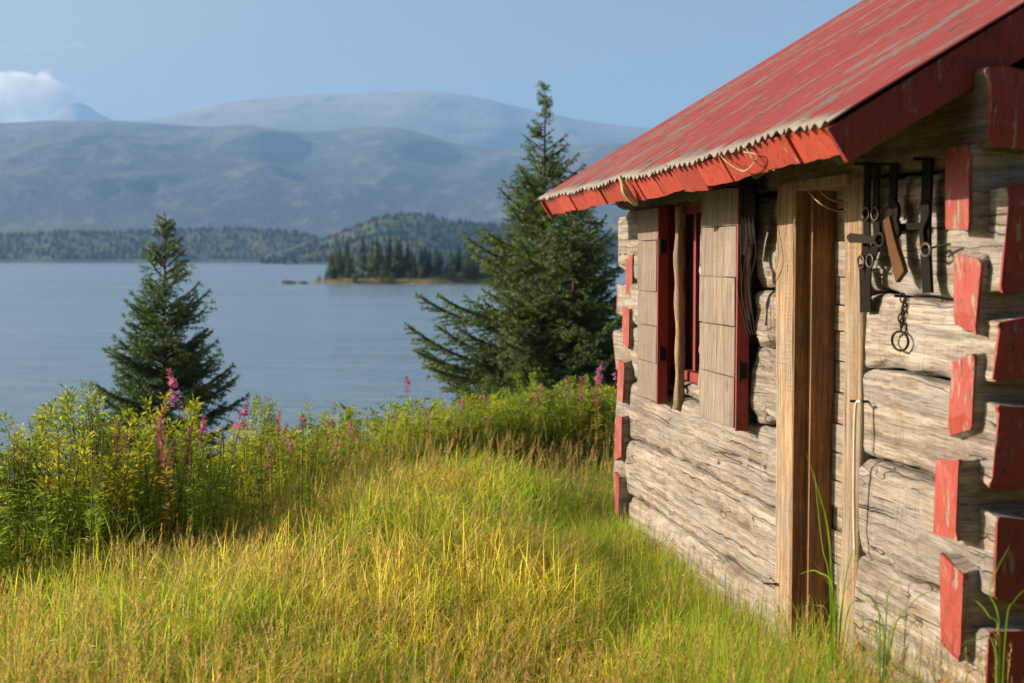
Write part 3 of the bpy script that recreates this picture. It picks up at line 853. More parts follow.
XD, ZD = Vector((1, 0, 0)), Vector((0, 0, 1))
def nail(mb, p, ln=.05): mb.tube([p + Vector((0, -.04, 0)), p + Vector((0, ln, .004))], .005, 7)

# 1 twin bridle straps beside the right door post
a = wl(874, 163, .03); e, a = hung('bridle', a, 'pair of long black leather straps with ring buckles nearest the door post', 'harness', 'leather harness on the cabin wall')
for u0, u1, u2 in ((868, 867, 864), (877, 876, 869)):
    b = TB(); b.band(rel(curve([wl(u0, 164, .03), wl(u0 - .5, 190, .03), wl(u1, 214, .035), wl(u1 + (1 if u0 > 870 else 0), 240, .04), wl(u2, 262, .035)]), a), .05, .006); b.build('strap', M['leather'], e)
b = TB(); b.band(rel(curve([wl(862, 264, .03), wl(863, 290, .03), wl(864, 312, .03)]), a), .045, .005); b.band(rel(curve([wl(869, 264, .035), wl(868, 285, .03), wl(869, 312, .03)]), a), .045, .005); b.build('strap_tail', M['leather'], e)
for u, v in ((866, 214), (875, 214), (861, 262), (870, 261)):
    b = MB(); b.ring(wl(u, v, .045) - a, .028, .022, .004, XD, ZD); b.build('buckle_ring', M['buckle'], e, smooth=True)
for uu in (868, 877):
    b = MB(); nail(b, wl(uu, 165, .02) - a); b.build('nail', M['iron'], e)
# 2 iron latch hook across the door post edge
a = wl(858, 238, .06); e, a = hung('iron_latch', a, 'black pointed iron latch lying across the door post', 'latch')
b = TB(); b.band(rel([wl(848, 237, .07), wl(851, 238, .07), wl(858, 238.5, .07), wl(876, 240, .05)], a), [.006, .035, .03, .026], .012, ZD); b.build('latch_bar', M['iron'], e)
b = MB(); b.ring(wl(880, 240, .05) - a, .035, .022, .006, XD, ZD); b.build('latch_ring', M['iron'], e, smooth=True)
# 3 middle strap with knot and worn tongue
a = wl(893, 163, .03); e, a = hung('halter', a, 'middle black strap with a knot and a worn brown tongue hanging askew', 'harness', 'leather harness on the cabin wall')
b = TB(); b.band(rel(curve([wl(894, 164, .03), wl(893.5, 185, .03), wl(893, 215, .035)]), a), .052, .007); b.build('strap', M['leather'], e)
b = TB(); b.band(rel(curve([wl(890, 205, .05), wl(896, 212, .055), wl(890, 222, .05), wl(897, 228, .05), wl(891, 236, .045)]), a), .05, .012); b.build('knot', M['leather'], e)
b = TB(); b.band(rel(curve([wl(888, 218, .06), wl(892, 238, .055), wl(897, 258, .05), wl(902, 277, .05)]), a), [.05 + .02 * min(1, i / 30) for i in range(37)], .016); b.build('worn_tongue', M['worn_leather'], e)
b = TB(); b.band(rel(curve([wl(882, 228, .03), wl(900, 227, .028), wl(920, 226, .03)]), a), .022, .006, ZD); b.build('cross_strap', M['leather'], e)
b = MB(); nail(b, wl(894, 165, .02) - a); b.build('nail', M['iron'], e)
# 4 broad strap nearest the cabin corner
a = wl(926, 160, .03); e, a = hung('girth_strap', a, 'broad straight black strap hanging nearest the cabin corner', 'harness', 'leather harness on the cabin wall')
b = TB(); b.band(rel(curve([wl(928, 158, .03), wl(927, 190, .03), wl(926, 220, .035), wl(926, 250, .035), wl(928, 293, .03)]), a), .062, .010); b.build('strap', M['leather'], e)
b = TB(); b.band(rel(curve([wl(921, 205, .05), wl(928, 210, .055), wl(922, 228, .05), wl(924, 248, .05)]), a), .03, .008); b.build('keeper', M['leather'], e)
b = MB(); b.ring(wl(926, 250, .055) - a, .032, .02, .005, XD, ZD); b.build('buckle_ring', M['buckle'], e, smooth=True)
b = MB(); b.tube(rel(curve([wl(927, 250, .05), wl(938, 246, .04), wl(950, 244, .03)]), a), .004); b.build('wire_tail', M['iron'], e)
b = MB(); nail(b, wl(928, 160, .02) - a); b.build('nail', M['iron'], e)
# 5 tangle of dark straps between the window and the door
a = wl(748, 166, .05); e, a = hung('strap_bundle', a, 'tangled bundle of black straps hanging between shutter and door', 'harness')
for uu, v1 in ((741, 300), (746, 255), (750, 320), (753, 235)):
    b = TB(); b.band(rel(curve([wl(uu, 168, .08), wl(uu + .8, 200, .085), wl(uu - .6, 240, .08), wl(uu, v1, .075)]), a), .05, .009); b.build('strap', M['leather'], e)
b = MB()
for k in range(4):
    u0 = 740 + k * 4
    b.tube(rel(curve([wl(u0, 210, .12), wl(u0 + 4, 235 + 6 * k, .13), wl(u0 - 2, 285, .12), wl(u0 + 3, 315 + 5 * k, .11), wl(u0 + 8 - k, 335, .10)]), a), .0035)
b.build('bit_wire', M['iron'], e)
for uu in (742, 755):
    b = MB(); nail(b, wl(uu, 188, .08) - a, .07); b.build('nail', M['iron'], e)
# 6 chain with ring
a = wl(903, 300, .01); e, a = hung('chain_and_ring', a, 'thin rusty chain with a round iron ring on the bare log', 'chain')
b = MB()
for k in range(7):
    p = wl(903 + 2 * math.sin(k * 1.1), 298 + k * 5, .014) - a; b.ring(p, .010, .016, .003, XD if k % 2 else Vector((0, 1, 0)), ZD, 10, 5)
b.build('chain', M['iron'], e, smooth=True)
b = MB(); b.ring(wl(900, 341, .02) - a, .062, .032, .0045, XD, ZD, 28); b.build('ring', M['iron'], e, smooth=True)
b = MB(); nail(b, wl(903, 297, .005) - a, .03); b.build('nail', M['iron'], e)
# 7 white cord down the right door post
a = wl(857, 402, .06); e, a = hung('white_cord', a, 'white cord hanging down the edge of the right door post', 'cord')
b = MB(); b.tube(rel(curve([wl(861, 402, .06), wl(856, 405, .062), wl(854.5, 440, .062), wl(854, 500, .062), wl(855, 555, .06)]), a), .0055, 7); b.build('cord', M['cord'], e, smooth=True)
b = MB(); nail(b, wl(861, 402, .04) - a, .04); b.build('nail', M['iron'], e)
# 8 spike in the log
a = wl(779, 584, .02); e, a = hung('iron_spike', a, 'small rusty spike driven into the log left of the door foot', 'spike')
b = MB(); b.tube(rel([wl(779, 584, -.03), wl(776, 584, .05), wl(764, 583.5, .055)], a), [.006, .006, .004], 7); b.build('spike', M['iron'], e)
# 9 twine across the door head and at the eave
for nm, pts, lab in (('twine', [wl(804, 182, .1), wl(812, 196, .2), wl(828, 208, .17), wl(846, 212, .06)], 'loose pale twine sagging across the head of the door'),
                     ('twine', [wl(812, 178, .1), wl(826, 197, .15), wl(848, 204, .05)], 'shorter strand of twine above the sagging one at the door head'),
                     ('straw_twine', [wl(718, 152, .49), wl(727, 162, .49), wl(743, 171, .46), wl(753, 164, .47), wl(757, 155, .48), wl(744, 152, .50)], 'curl of straw twine caught on the red eave boards'),
                     ('straw_twine', [wl(744, 146, .50), wl(749, 152, .49), wl(754, 160, .48), wl(765, 168, .43), wl(775, 170, .42)], 'frayed twine end dangling below the eave boards nearest the door')):
    a = pts[0]; e, a = hung(nm, a, lab, 'twine')
    b = MB(); b.tube(rel(curve(pts), a), .0023, 6); b.build('strand', M['twine'], e, smooth=True)
a = wl(620, 176, .50); e, a = hung('splintered_stick', a, 'pale splintered stick wedged through the eave boards at the far end', 'stick')
b = MB(); b.tube(rel(curve([wl(620, 176, .51), wl(623, 184, .50), wl(627, 193, .48), wl(637, 205, .42)], 5), a), [.007, .008, .009, .010, .012, .013, .015, .017, .02, .021, .021, .020, .019, .018, .014, .004][:16], 7); b.build('stick', M['splinter'], e)

# ------------------------------------------------------------------ vegetation helpers
def leaves(P, D, Ln, Wd, col, fold=.25, up=None):
    """rhombic leaves: base at P, pointing along D"""
    n = len(P); D = D / np.linalg.norm(D, axis=1, keepdims=True)
    rv = rng.normal(size=(n, 3)) * .45 + np.array([0, 0, 1.0]) if up is None else up
    S = np.cross(D, rv); S /= np.linalg.norm(S, axis=1, keepdims=True) + 1e-9
    Nn = np.cross(S, D)
    Ln = np.asarray(Ln)[:, None]; Wd = np.asarray(Wd)[:, None]
    mid = P + D * Ln * .45
    V = np.stack([P, mid + S * Wd / 2 + Nn * Wd * fold, P + D * Ln - Nn * Ln * .12, mid - S * Wd / 2 + Nn * Wd * fold], 1)
    b = np.arange(n)[:, None] * 4
    f = np.concatenate([b + np.array([[0, 1, 2]]), b + np.array([[0, 2, 3]])])
    return V.reshape(-1, 3), [f], np.repeat(col, 4, 0)
def lerp_col(a, b, t): a = np.array(a); b = np.array(b); return a + (b - a) * t[:, None]
def unit(v): return v / (np.linalg.norm(v, axis=-1, keepdims=True) + 1e-9)
def join(parts):
    V = []; F_ = {}; C = []; off = 0
    for v, f, c in parts:
        V.append(v); C.append(c)
        for a in f: F_.setdefault(a.shape[1], []).append(a + off)
        off += len(v)
    return np.concatenate(V), [np.concatenate(x) for x in F_.values()], np.concatenate(C)

def blades(P, h, w, lean, az, cb, ct, droop=1.0, levels=(0, .38, .72, 1.0)):
    """curved tapering grass blades"""
    n = len(P); dirv = np.stack([np.cos(az), np.sin(az), np.zeros(n)], 1)
    fa = az + np.pi / 2 + rng.uniform(-.9, .9, n); side = np.stack([np.cos(fa), np.sin(fa), np.zeros(n)], 1)
    V = []; C = []
    for k, t in enumerate(levels):
        c = P + dirv * (lean * h * t ** 1.8)[:, None]
        c[:, 2] += h * (t - .30 * droop * np.clip(lean, 0, 1.4) * t ** 2.4)
        col = cb + (ct - cb) * t
        if k < len(levels) - 1:
            ww = (w * (1 - .75 * t ** 1.6) * .5)[:, None]
            V += [c - side * ww, c + side * ww]; C += [col, col]
        else: V.append(c); C.append(col)
    m = len(V); V = np.stack(V, 1).reshape(-1, 3); C = np.stack(C, 1).reshape(-1, 3)
    b = np.arange(n)[:, None] * m
    q = [b + np.array([[2 * k, 2 * k + 1, 2 * k + 3, 2 * k + 2]]) for k in range(len(levels) - 2)]
    e = 2 * (len(levels) - 2)
    return V, [np.concatenate(q), b + np.array([[e, e + 1, e + 2]])], C

def cabin_mask(P, margin=0.0):
    d = P[:, :2] - np.array([CORNER.x, CORNER.y])
    xl = d @ np.array([WT.x, WT.y]); yl = d @ np.array([WN.x, WN.y])
    return ~((xl > -.02 - margin) & (xl < L + .02 + margin) & (yl < .03 + margin)), xl, yl
def pn(x, y, s, o=0.0):
    """cheap smooth patch noise in 0..1"""
    return .5 + .5 * np.sin(x * s + 1.7 * np.sin(y * s * .8 + o) + o) * np.cos(y * s * 1.1 + 1.3 * np.sin(x * s * .7 + 2 + o))
def scatter(n, y0, y1, power=1.0):
    """points over the meadow, denser towards the camera"""
    u = rng.random(n); y = (y0 ** power + u * (y1 ** power - y0 ** power)) ** (1 / power)
    x = (rng.random(n) * 2 - 1) * (.50 * y + .9)
    P = np.stack([x, y, gh(x, y)], 1)
    ok, xl, yl = cabin_mask(P); P = P[ok]
    return P, xl[ok], yl[ok]
def thick_edge(x): return np.interp(x, [-6, -2.6, -1.4, -.9, -.2, .6, 1.5], [6.6, 7.25, 8.2, 9.9, 11.0, 11.6, 11.8])

# --- meadow grass (too many to count)
parts = []
P, xl, yl = scatter(150000, 2.3, 14.0, 1.35)
te = thick_edge(P[:, 0]); keep = P[:, 1] < te + 1.6; P, xl, yl = P[keep], xl[keep], yl[keep]
n = len(P); x, y = P[:, 0], P[:, 1]
nearwall = np.clip(1 - (yl - .02) / .9, 0, 1) * (xl > -.3)
lush = np.clip(nearwall * 1.3 * (xl > .4) + .55 * (pn(x, y, 1.3, .4) > .62), 0, 1)
p1 = pn(x, y, .9, 2.0); p2 = pn(x, y, 2.7, 1.0)
h = rng.uniform(.10, .28, n) * (.72 + .55 * p1) * (.9 + .25 * p2)
h *= np.where(y < 4.2, .85, 1.0); h = h * np.where(nearwall > .5, .85, 1)
green = np.array([.32, .44, .04]); ygreen = np.array([.70, .68, .07]); tan = np.array([.80, .60, .25]); rust = np.array([.66, .42, .14])
k = np.clip(rng.normal(.45, .3, n) + .35 * (p1 - .5) - .75 * lush - .22 * smooth(-.3, -2.2, x) - .15 * smooth(5.2, 4.0, y), 0, 1)
cb = green + (ygreen - green) * np.clip(k * 1.4, 0, 1)[:, None]
dry = (rng.random(n) < (.27 * (1 - lush))).astype(float)
ct = ygreen + (tan - ygreen) * np.clip(k * .9, 0, 1)[:, None]
lushc = np.array([.31, .50, .045]); ct = ct + (lushc - ct) * (lush * .85)[:, None]
drc = tan + (rust - tan) * rng.random(n)[:, None]
cb = cb + (drc * .8 - cb) * dry[:, None]; ct = ct + (drc - ct) * dry[:, None]
ci = (np.floor(x * 6.5 + 1.2 * np.sin(y * 5)) * 7919 + np.floor(y * 6.5 + 1.2 * np.sin(x * 6)) * 104729).astype(np.int64) % 4096
cl = rng.random((4096, 3))[ci]
h = h * (.62 + .72 * cl[:, 0])
cm = np.stack([.78 + .5 * cl[:, 1], .86 + .3 * cl[:, 1], .8 + .3 * cl[:, 2]], 1); cb = cb * cm; ct = ct * cm
jit = rng.uniform(.7, 1.3, n)[:, None] * (.86 + .30 * np.exp(-((x + .1) ** 2 / 3.5 + (y - 8.0) ** 2 / 7.0)))[:, None]
flat = cl[:, 2] > .86
wind = .6 + rng.normal(0, 1.9, n)
h = h * (1 - .35 * np.clip(1 - (yl - .02) / .45, 0, 1) * (xl > -.5))
parts.append(blades(P, h, (.0042 + .00042 * y) * rng.uniform(.7, 1.3, n), np.abs(rng.normal(.55, .42, n)) + flat * .8, wind + flat * cl[:, 1] * 6, cb * jit, ct * jit))
# tussocks of longer arching blades
Pc, _, _ = scatter(520, 3.0, 12.0, 1.5); Pc = Pc[Pc[:, 1] < thick_edge(Pc[:, 0]) + .3]
m = 46; c = np.repeat(Pc, m, 0); n = len(c); r = np.abs(rng.normal(0, .05, n)); a = rng.random(n) * 6.283
c = c + np.stack([r * np.cos(a), r * np.sin(a), np.zeros(n)], 1); c[:, 2] = gh(c[:, 0], c[:, 1])
tcol = np.repeat(rng.random(len(Pc)), m)
cb = lerp_col((.18, .27, .03), (.42, .38, .07), tcol); ct = lerp_col((.32, .40, .04), (.64, .5, .2), np.clip(tcol + rng.normal(0, .25, n), 0, 1))
parts.append(blades(c, rng.uniform(.2, .42, n), rng.uniform(.003, .006, n), np.abs(rng.normal(.7, .3, n)), a + rng.normal(0, .5, n), cb, ct, 1.2, (0, .25, .5, .75, 1.0)))
# fine green grass crowding the foot of the wall
for n, hr, xr, yr in ((2600, (.28, .58), (-1.5, .95), (.04, .75)), (900, (.2, .42), (.6, 2.2), (.04, .5))):
    xl_ = rng.uniform(*xr, n); yl_ = rng.uniform(*yr, n)
    c = np.stack([CORNER.x + WT.x * xl_ + WN.x * yl_, CORNER.y + WT.y * xl_ + WN.y * yl_], 1); c = np.concatenate([c, gh(c[:, 0], c[:, 1])[:, None]], 1)
    tcol = rng.random(n)
    parts.append(blades(c, rng.uniform(*hr, n), rng.uniform(.003, .006, n), np.abs(rng.normal(.5, .35, n)), rng.random(n) * 6.283, lerp_col((.16, .28, .025), (.34, .40, .05), tcol), lerp_col((.26, .42, .04), (.60, .55, .12), tcol), 1.2, (0, .25, .5, .75, 1.0)))
P, _, _ = scatter(26000, 2.6, 12.5, 1.35); P = P[P[:, 1] < thick_edge(P[:, 0]) + .6]; n = len(P); P[:, 2] += rng.uniform(.02, .17, n)
hk = pn(P[:, 0], P[:, 1], 2.1, 5.0)
D = np.stack([rng.normal(0, 1, n), rng.normal(0, 1, n), rng.uniform(-.1, .9, n)], 1)
lc = np.where((rng.random(n) < .55)[:, None], lerp_col((.22, .36, .04), (.55, .60, .09), rng.random(n)), lerp_col((.62, .48, .2), (.85, .7, .4), rng.random(n)))
parts.append(leaves(P, D, rng.uniform(.02, .06, n), rng.uniform(.004, .014, n), lc))
n = 15000; xl_ = rng.uniform(-1.6, L + .1, n); yl_ = .02 + np.abs(rng.normal(0, .34, n)); 
c = np.stack([CORNER.x + WT.x * xl_ + WN.x * yl_, CORNER.y + WT.y * xl_ + WN.y * yl_], 1); c = np.concatenate([c, gh(c[:, 0], c[:, 1])[:, None]], 1)
hh_ = rng.uniform(.10, .26, n) * np.where(xl_ < 1.0, 1.35, 1.0)
tcol = rng.random(n)
parts.append(blades(c, hh_, rng.uniform(.0025, .0045, n), np.abs(rng.normal(.7, .4, n)), rng.random(n) * 6.283, lerp_col((.22, .38, .03), (.38, .50, .05), tcol), lerp_col((.34, .56, .04), (.62, .66, .09), tcol), 1.2, (0, .25, .5, .75, 1.0)))
v, f, cc = join(parts)
tag(link_mesh('meadow_grass', np_mesh('meadow_grass', v, f, cc), M['grass']), 'long yellow green summer grass of the meadow', 'grass', kind='stuff')
del v, f, cc, parts

# --- seed-headed stems
P, xl, yl = scatter(14000, 2.6, 13.5, 1.3); P = P[P[:, 1] < thick_edge(P[:, 0]) + 1.0]
ok = (pn(P[:, 0], P[:, 1], 1.6, 3.1) + rng.random(len(P)) * .6) > .72; P = P[ok]
P2, _, _ = scatter(1500, 2.9, 4.6, 1.2); P2 = P2[(P2[:, 0] > -.4)]; P = np.concatenate([P, P2])
n = len(P); h = rng.uniform(.20, .42, n) * np.where(P[:, 1] < 4.6, 1.35, 1.0) * np.interp(thick_edge(P[:, 0]) - P[:, 1], [-.5, 1.2], [.6, 1]); az = .5 + rng.normal(0, .9, n); lean = np.abs(rng.normal(.18, .14, n))
sc_ = lerp_col((.5, .42, .14), (.56, .38, .16), rng.random(n))
v1 = blades(P, h, np.full(n, .0034), lean, az, sc_ * .9, sc_, .6)
tip = P + np.stack([np.cos(az) * lean * h, np.sin(az) * lean * h, h * (1 - .18 * lean)], 1)
hd = []
q = 14
for k in range(q):
    t = k / q; pos = tip - np.stack([np.cos(az) * lean * 1.2, np.sin(az) * lean * 1.2, np.ones(n)], 1) * (.012 + .085 * t)
    a = rng.random(n) * 6.283; D = np.stack([np.cos(a) * .35, np.sin(a) * .35, np.full(n, .9)], 1)
    hc = lerp_col((.62, .44, .22), (.46, .26, .13), rng.random(n))
    hd.append(leaves(pos, D, rng.uniform(.010, .022, n) * (.6 + t), rng.uniform(.0025, .005, n), hc))
v, f, cc = join([v1] + hd)
tag(link_mesh('seed_grass', np_mesh('seed_grass', v, f, cc), M['grass']), 'tan seed heads nodding over the meadow grass', 'grass', kind='stuff')

# --- undergrowth: low leaves and tall grass in the thicket along the bank
def under(n):
    x = rng.uniform(-6.5, 2.6, n); e = thick_edge(x); y = e + rng.uniform(-.15, 1, n) ** 1 * rng.uniform(.2, 4.4, n)
    P = np.stack([x, y, gh(x, y)], 1); ok, _, _ = cabin_mask(P, .05); return P[ok]
Pu = under(30000); n = len(Pu)
D = np.stack([rng.normal(0, .7, n), rng.normal(0, .7, n), rng.uniform(-.1, .8, n)], 1)
Pl = Pu.copy(); Pl[:, 2] += rng.random(n) * .5
c = lerp_col((.03, .065, .012), (.13, .17, .025), rng.random(n) ** 1.3)
A = leaves(Pl, D, rng.uniform(.03, .065, n), rng.uniform(.008, .018, n), c)
Pg = under(15000); n = len(Pg)
B = blades(Pg, rng.uniform(.25, .6, n), rng.uniform(.003, .006, n), np.abs(rng.normal(.3, .2, n)), rng.random(n) * 6.28, lerp_col((.05, .09, .015), (.12, .15, .03), rng.random(n)), lerp_col((.12, .17, .025), (.30, .26, .08), rng.random(n)))
v, f, cc = join([A, B])
tag(link_mesh('undergrowth', np_mesh('undergrowth', v, f, cc), M['leafy']), 'tangle of low leaves and tall grass along the bank', 'undergrowth', kind='stuff')
# --- bank cover down to the water
n = 26000; x = rng.uniform(-14, 9, n); y = rng.uniform(9, 26, n); P = np.stack([x, y, gh(x, y)], 1); ok, _, _ = cabin_mask(P, .1); P = P[ok & (P[:, 2] > WATER - .1) & (P[:, 1] > thick_edge(P[:, 0]) + 2)]; n = len(P)
D = np.stack([rng.normal(0, .7, n), rng.normal(0, .7, n), rng.uniform(.1, 1, n)], 1); P[:, 2] += rng.random(n) * .45
v, f, cc = leaves(P, D, rng.uniform(.12, .3, n), rng.uniform(.04, .09, n), lerp_col((.03, .06, .012), (.10, .13, .025), rng.random(n)))
tag(link_mesh('bank_cover', np_mesh('bank_cover', v, f, cc), M['leafy']), 'low green scrub covering the bank down to the lake', 'scrub', kind='stuff')

# ------------------------------------------------------------------ spruces
def spruce(name, loc, H, base_r, seed, label, bare=.0, tint=(1, 1, 1), density=1.0, shape=.85, lean=0.0, z_first=.05, gap=1.0):
    r = np.random.default_rng(seed)
    root = empty(name, loc); tag(root, label, 'tree')
    tb = MB(); pts = []
    for i in range(14):
        t = i / 13; pts.append((lean * t * H + .02 * math.sin(t * 5 + seed), .015 * math.sin(t * 7), t * H))
    tb.tube(pts, [max(.004, .055 * (H / 4) * (1 - t / 13.3) ** .9) for t in range(14)], 8)
    LP, LD, LL, LC = [], [], [], []
    br = MB()
    z = H * z_first
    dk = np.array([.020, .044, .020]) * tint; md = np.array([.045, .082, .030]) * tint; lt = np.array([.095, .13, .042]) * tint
    while z < H * .985:
        t = z / H; nb = int(r.integers(5, 9)) if t < .8 else int(r.integers(3, 6))
        for b in range(nb):
            az = r.random() * 6.283
            Lb = base_r * ((1 - t) ** shape) * r.uniform(.62, 1.18) + .05 * (1.2 - t)
            if r.random() < .12: Lb *= r.uniform(.4, .8)
            if r.random() < .06: Lb *= 1.22
            zz = z + r.uniform(-.5, .5) * .16 * (H / 4)
            rise = -.18 + .75 * t + r.normal(0, .08); 
            o = np.array([lean * z, 0, zz]); dh = np.array([math.cos(az), math.sin(az), 0]); sd = np.array([-math.sin(az), math.cos(az), 0])
            ns = max(3, int(Lb / .055))
            path = []
            for s in range(ns + 1):
                q = s / ns; path.append(o + dh * Lb * q + np.array([0, 0, Lb * (rise * q - .18 * q * (1 - t) + .26 * q ** 2.5)]) + sd * .03 * math.sin(q * 4 + az))
            br.tube([tuple(p) for p in path[::2]] if ns > 4 else [tuple(path[0]), tuple(path[-1])], .006 * (1 + Lb), 4, False)
            shade = r.random()
            for s in range(1, ns + 1):
                q = s / ns; p = path[s]; fw = unit(path[s] - path[s - 1])
                if q < .12 + .1 * (1 - t): continue
                tl = (.44 * Lb * (1 - q) ** .75 + .045) * r.uniform(.7, 1.2)
                for sg in (-1, 1, 0):
                    if sg == 0: d = fw + np.array([0, 0, .15]); ln = .06 * (1.1 - .6 * t)
                    else: d = unit(fw * .8 + sd * sg * .85 + np.array([0, 0, r.normal(-.16, .22)])); ln = min(tl * 1.15, .42)
                    if r.random() < bare: continue
                    k = max(3, int(ln / .0042 * density * (1 - .55 * t ** 3))); g = r.random(k)
                    pp = p + d * (g * ln)[:, None] + np.array([0, 0, -.10])[None] * (g ** 2 * ln)[:, None]
                    dd = d[None] * .9 + r.normal(0, .62, (k, 3)) + np.array([0, 0, .12])
                    LP.append(pp); LD.append(dd); LL.append(r.uniform(.022, .046, k) * (1 if H < 5 else 1.1))
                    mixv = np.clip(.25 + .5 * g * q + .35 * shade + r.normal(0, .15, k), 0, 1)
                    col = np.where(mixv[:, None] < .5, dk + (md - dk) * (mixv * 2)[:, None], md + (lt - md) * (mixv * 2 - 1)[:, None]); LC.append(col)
        z += H * gap * r.uniform(.022, .037) * (1 - .25 * t)
    # leader
    k = 40; g = r.random(k); LP.append(np.stack([np.full(k, lean * H), np.zeros(k), H * (.93 + .075 * g)], 1)); LD.append(np.stack([r.normal(0, .6, k), r.normal(0, .6, k), np.full(k, .8)], 1)); LL.append(np.full(k, .035)); LC.append(np.tile(md, (k, 1)))
    P = np.concatenate(LP); D = np.concatenate(LD); Ln = np.concatenate(LL); C = np.concatenate(LC)
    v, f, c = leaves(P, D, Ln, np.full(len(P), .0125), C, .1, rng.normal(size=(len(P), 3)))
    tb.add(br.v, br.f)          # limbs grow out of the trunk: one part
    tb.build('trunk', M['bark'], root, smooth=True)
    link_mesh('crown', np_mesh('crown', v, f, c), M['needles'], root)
    return root
def ground_at(u, Y, dz=0.0): X = (u - 512) / F * Y; return Vector((X, Y, ghs(X, Y) + dz))
def top_h(u, v, Y, base): return at(u, v, Y).z - base.z
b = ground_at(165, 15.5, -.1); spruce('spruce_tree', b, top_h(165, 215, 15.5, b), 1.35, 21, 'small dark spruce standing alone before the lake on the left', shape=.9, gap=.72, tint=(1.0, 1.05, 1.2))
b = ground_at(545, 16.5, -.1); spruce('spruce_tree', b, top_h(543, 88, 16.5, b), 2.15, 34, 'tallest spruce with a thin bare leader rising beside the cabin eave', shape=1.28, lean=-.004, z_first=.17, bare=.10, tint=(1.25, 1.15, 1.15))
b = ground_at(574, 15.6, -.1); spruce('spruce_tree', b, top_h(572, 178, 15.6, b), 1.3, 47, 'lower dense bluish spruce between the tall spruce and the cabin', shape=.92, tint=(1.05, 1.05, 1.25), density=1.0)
# spruce cones added out of view behind the camera to block sky light
n = 90; a = rng.uniform(-.15, np.pi + .15, n); d = rng.uniform(15, 27, n); x = np.cos(a) * d * 1.1 + 4; y = -6 - np.abs(np.sin(a)) * d * .75
v, f, cc = cones(np.stack([x, y, gh(x, y)], 1), rng.uniform(9, 15, n), rng.uniform(1.8, 2.9, n), np.tile(np.array([[.03, .045, .018]]), (n, 1)), 9)
tag(link_mesh('added_sky_block_trees', np_mesh('added_sky_block_trees', v, f, cc), M['far_trees']), 'unseen spruces added behind the viewpoint to block sky light', 'forest', kind='stuff')
# ------------------------------------------------------------------ shrubs and fireweed of the thicket
def shrub_mesh(seed, H, spread, stems, nl, ca, cb_, ll=(.024, .046), lw=.36):
    r = np.random.default_rng(seed); sb = MB(); P = []; D = []
    for s in range(stems):
        a = r.random() * 6.283; q = r.random() ** .6 * spread; h = H * r.uniform(.6, 1.0)
        b0 = np.array([math.cos(a) * q * .25, math.sin(a) * q * .25, -.05]); b1 = np.array([math.cos(a) * q * .8, math.sin(a) * q * .8, h * .6]); b2 = np.array([math.cos(a) * q + r.normal(0, .05), math.sin(a) * q + r.normal(0, .05), h])
        pts = [b0 * (1 - t) ** 2 + b1 * 2 * t * (1 - t) + b2 * t * t for t in np.linspace(0, 1, 9)]
        sb.tube([tuple(p) for p in pts], [.006 * (1 - .75 * i / 8) for i in range(9)], 5, False)
        for k in range(int(nl / stems)):
            t = .12 + .88 * r.random() ** .8; i = min(7, int(t * 8)); p = pts[i] + (pts[i + 1] - pts[i]) * (t * 8 - i)
            tw = r.random() * .11 * (1.25 - t); aa = r.random() * 6.283
            d = np.array([math.cos(aa), math.sin(aa), r.uniform(.1, 1.0)]); P.append(p + d * tw); D.append(d + np.array([0, 0, .35 * t]))
    P = np.array(P); D = np.array(D); n = len(P)
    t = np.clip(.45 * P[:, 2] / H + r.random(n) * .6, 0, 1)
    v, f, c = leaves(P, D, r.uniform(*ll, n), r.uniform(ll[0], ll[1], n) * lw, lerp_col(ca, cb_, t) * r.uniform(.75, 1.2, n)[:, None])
    return sb.mesh('stems', True), np_mesh('foliage', v, f, c)
def fire_mesh(seed, kind, H):
    r = np.random.default_rng(seed); sb = MB(); bend = r.normal(0, .05, 2)
    ax = lambda t: np.array([bend[0] * t * t, bend[1] * t * t, H * t])
    sb.tube([tuple(ax(t)) for t in np.linspace(-.05, 1, 9)], [.0045 * (1 - .6 * i / 8) for i in range(9)], 5, False)
    n = 120; t = .06 + .66 * r.random(n); a = r.random(n) * 6.283
    P = np.stack([ax(q) for q in t]); D = np.stack([np.cos(a), np.sin(a), r.uniform(.1, .9, n)], 1)
    ca, cb_ = ((.045, .095, .016), (.16, .21, .03)) if kind != 'seed' else ((.08, .10, .02), (.26, .17, .05))
    v, f, c = leaves(P, D, r.uniform(.05, .09, n) * (1.15 - .55 * t), r.uniform(.007, .012, n), lerp_col(ca, cb_, r.random(n)))
    lf = np_mesh('leaves', v, f, c)
    if kind == 'leafy': return sb.mesh('stem', True), lf, None
    n = 75 if kind == 'bloom' else 110; t = (.80 + .20 * r.random(n) ** .8 if kind == 'bloom' else .72 + .28 * r.random(n)); a = r.random(n) * 6.283; P = np.stack([ax(q) for q in t])
    if kind == 'bloom':
        D = np.stack([np.cos(a), np.sin(a), np.where(t > .9, .9, .15)], 1); P = P + unit(D) * (.022 * (1.25 - t))[:, None]
        L1 = np.where(t > .95, .014, r.uniform(.018, .034, n)); C = lerp_col((.55, .14, .50), (.80, .36, .74), r.random(n)); W1 = L1 * .85
        C[t > .95] = (.42, .12, .30)
    else:
        D = np.stack([np.cos(a) * .6, np.sin(a) * .6, np.full(n, .9)], 1); L1 = r.uniform(.03, .055, n); W1 = np.full(n, .004); C = lerp_col((.52, .22, .20), (.50, .34, .20), r.random(n))
        k = r.random(n) < .16; C[k] = (.55, .16, .42); W1[k] = .012
    v, f, c = leaves(P, D, L1, W1, C)
    return sb.mesh('stem', True), lf, np_mesh('flower_spike', v, f, c)
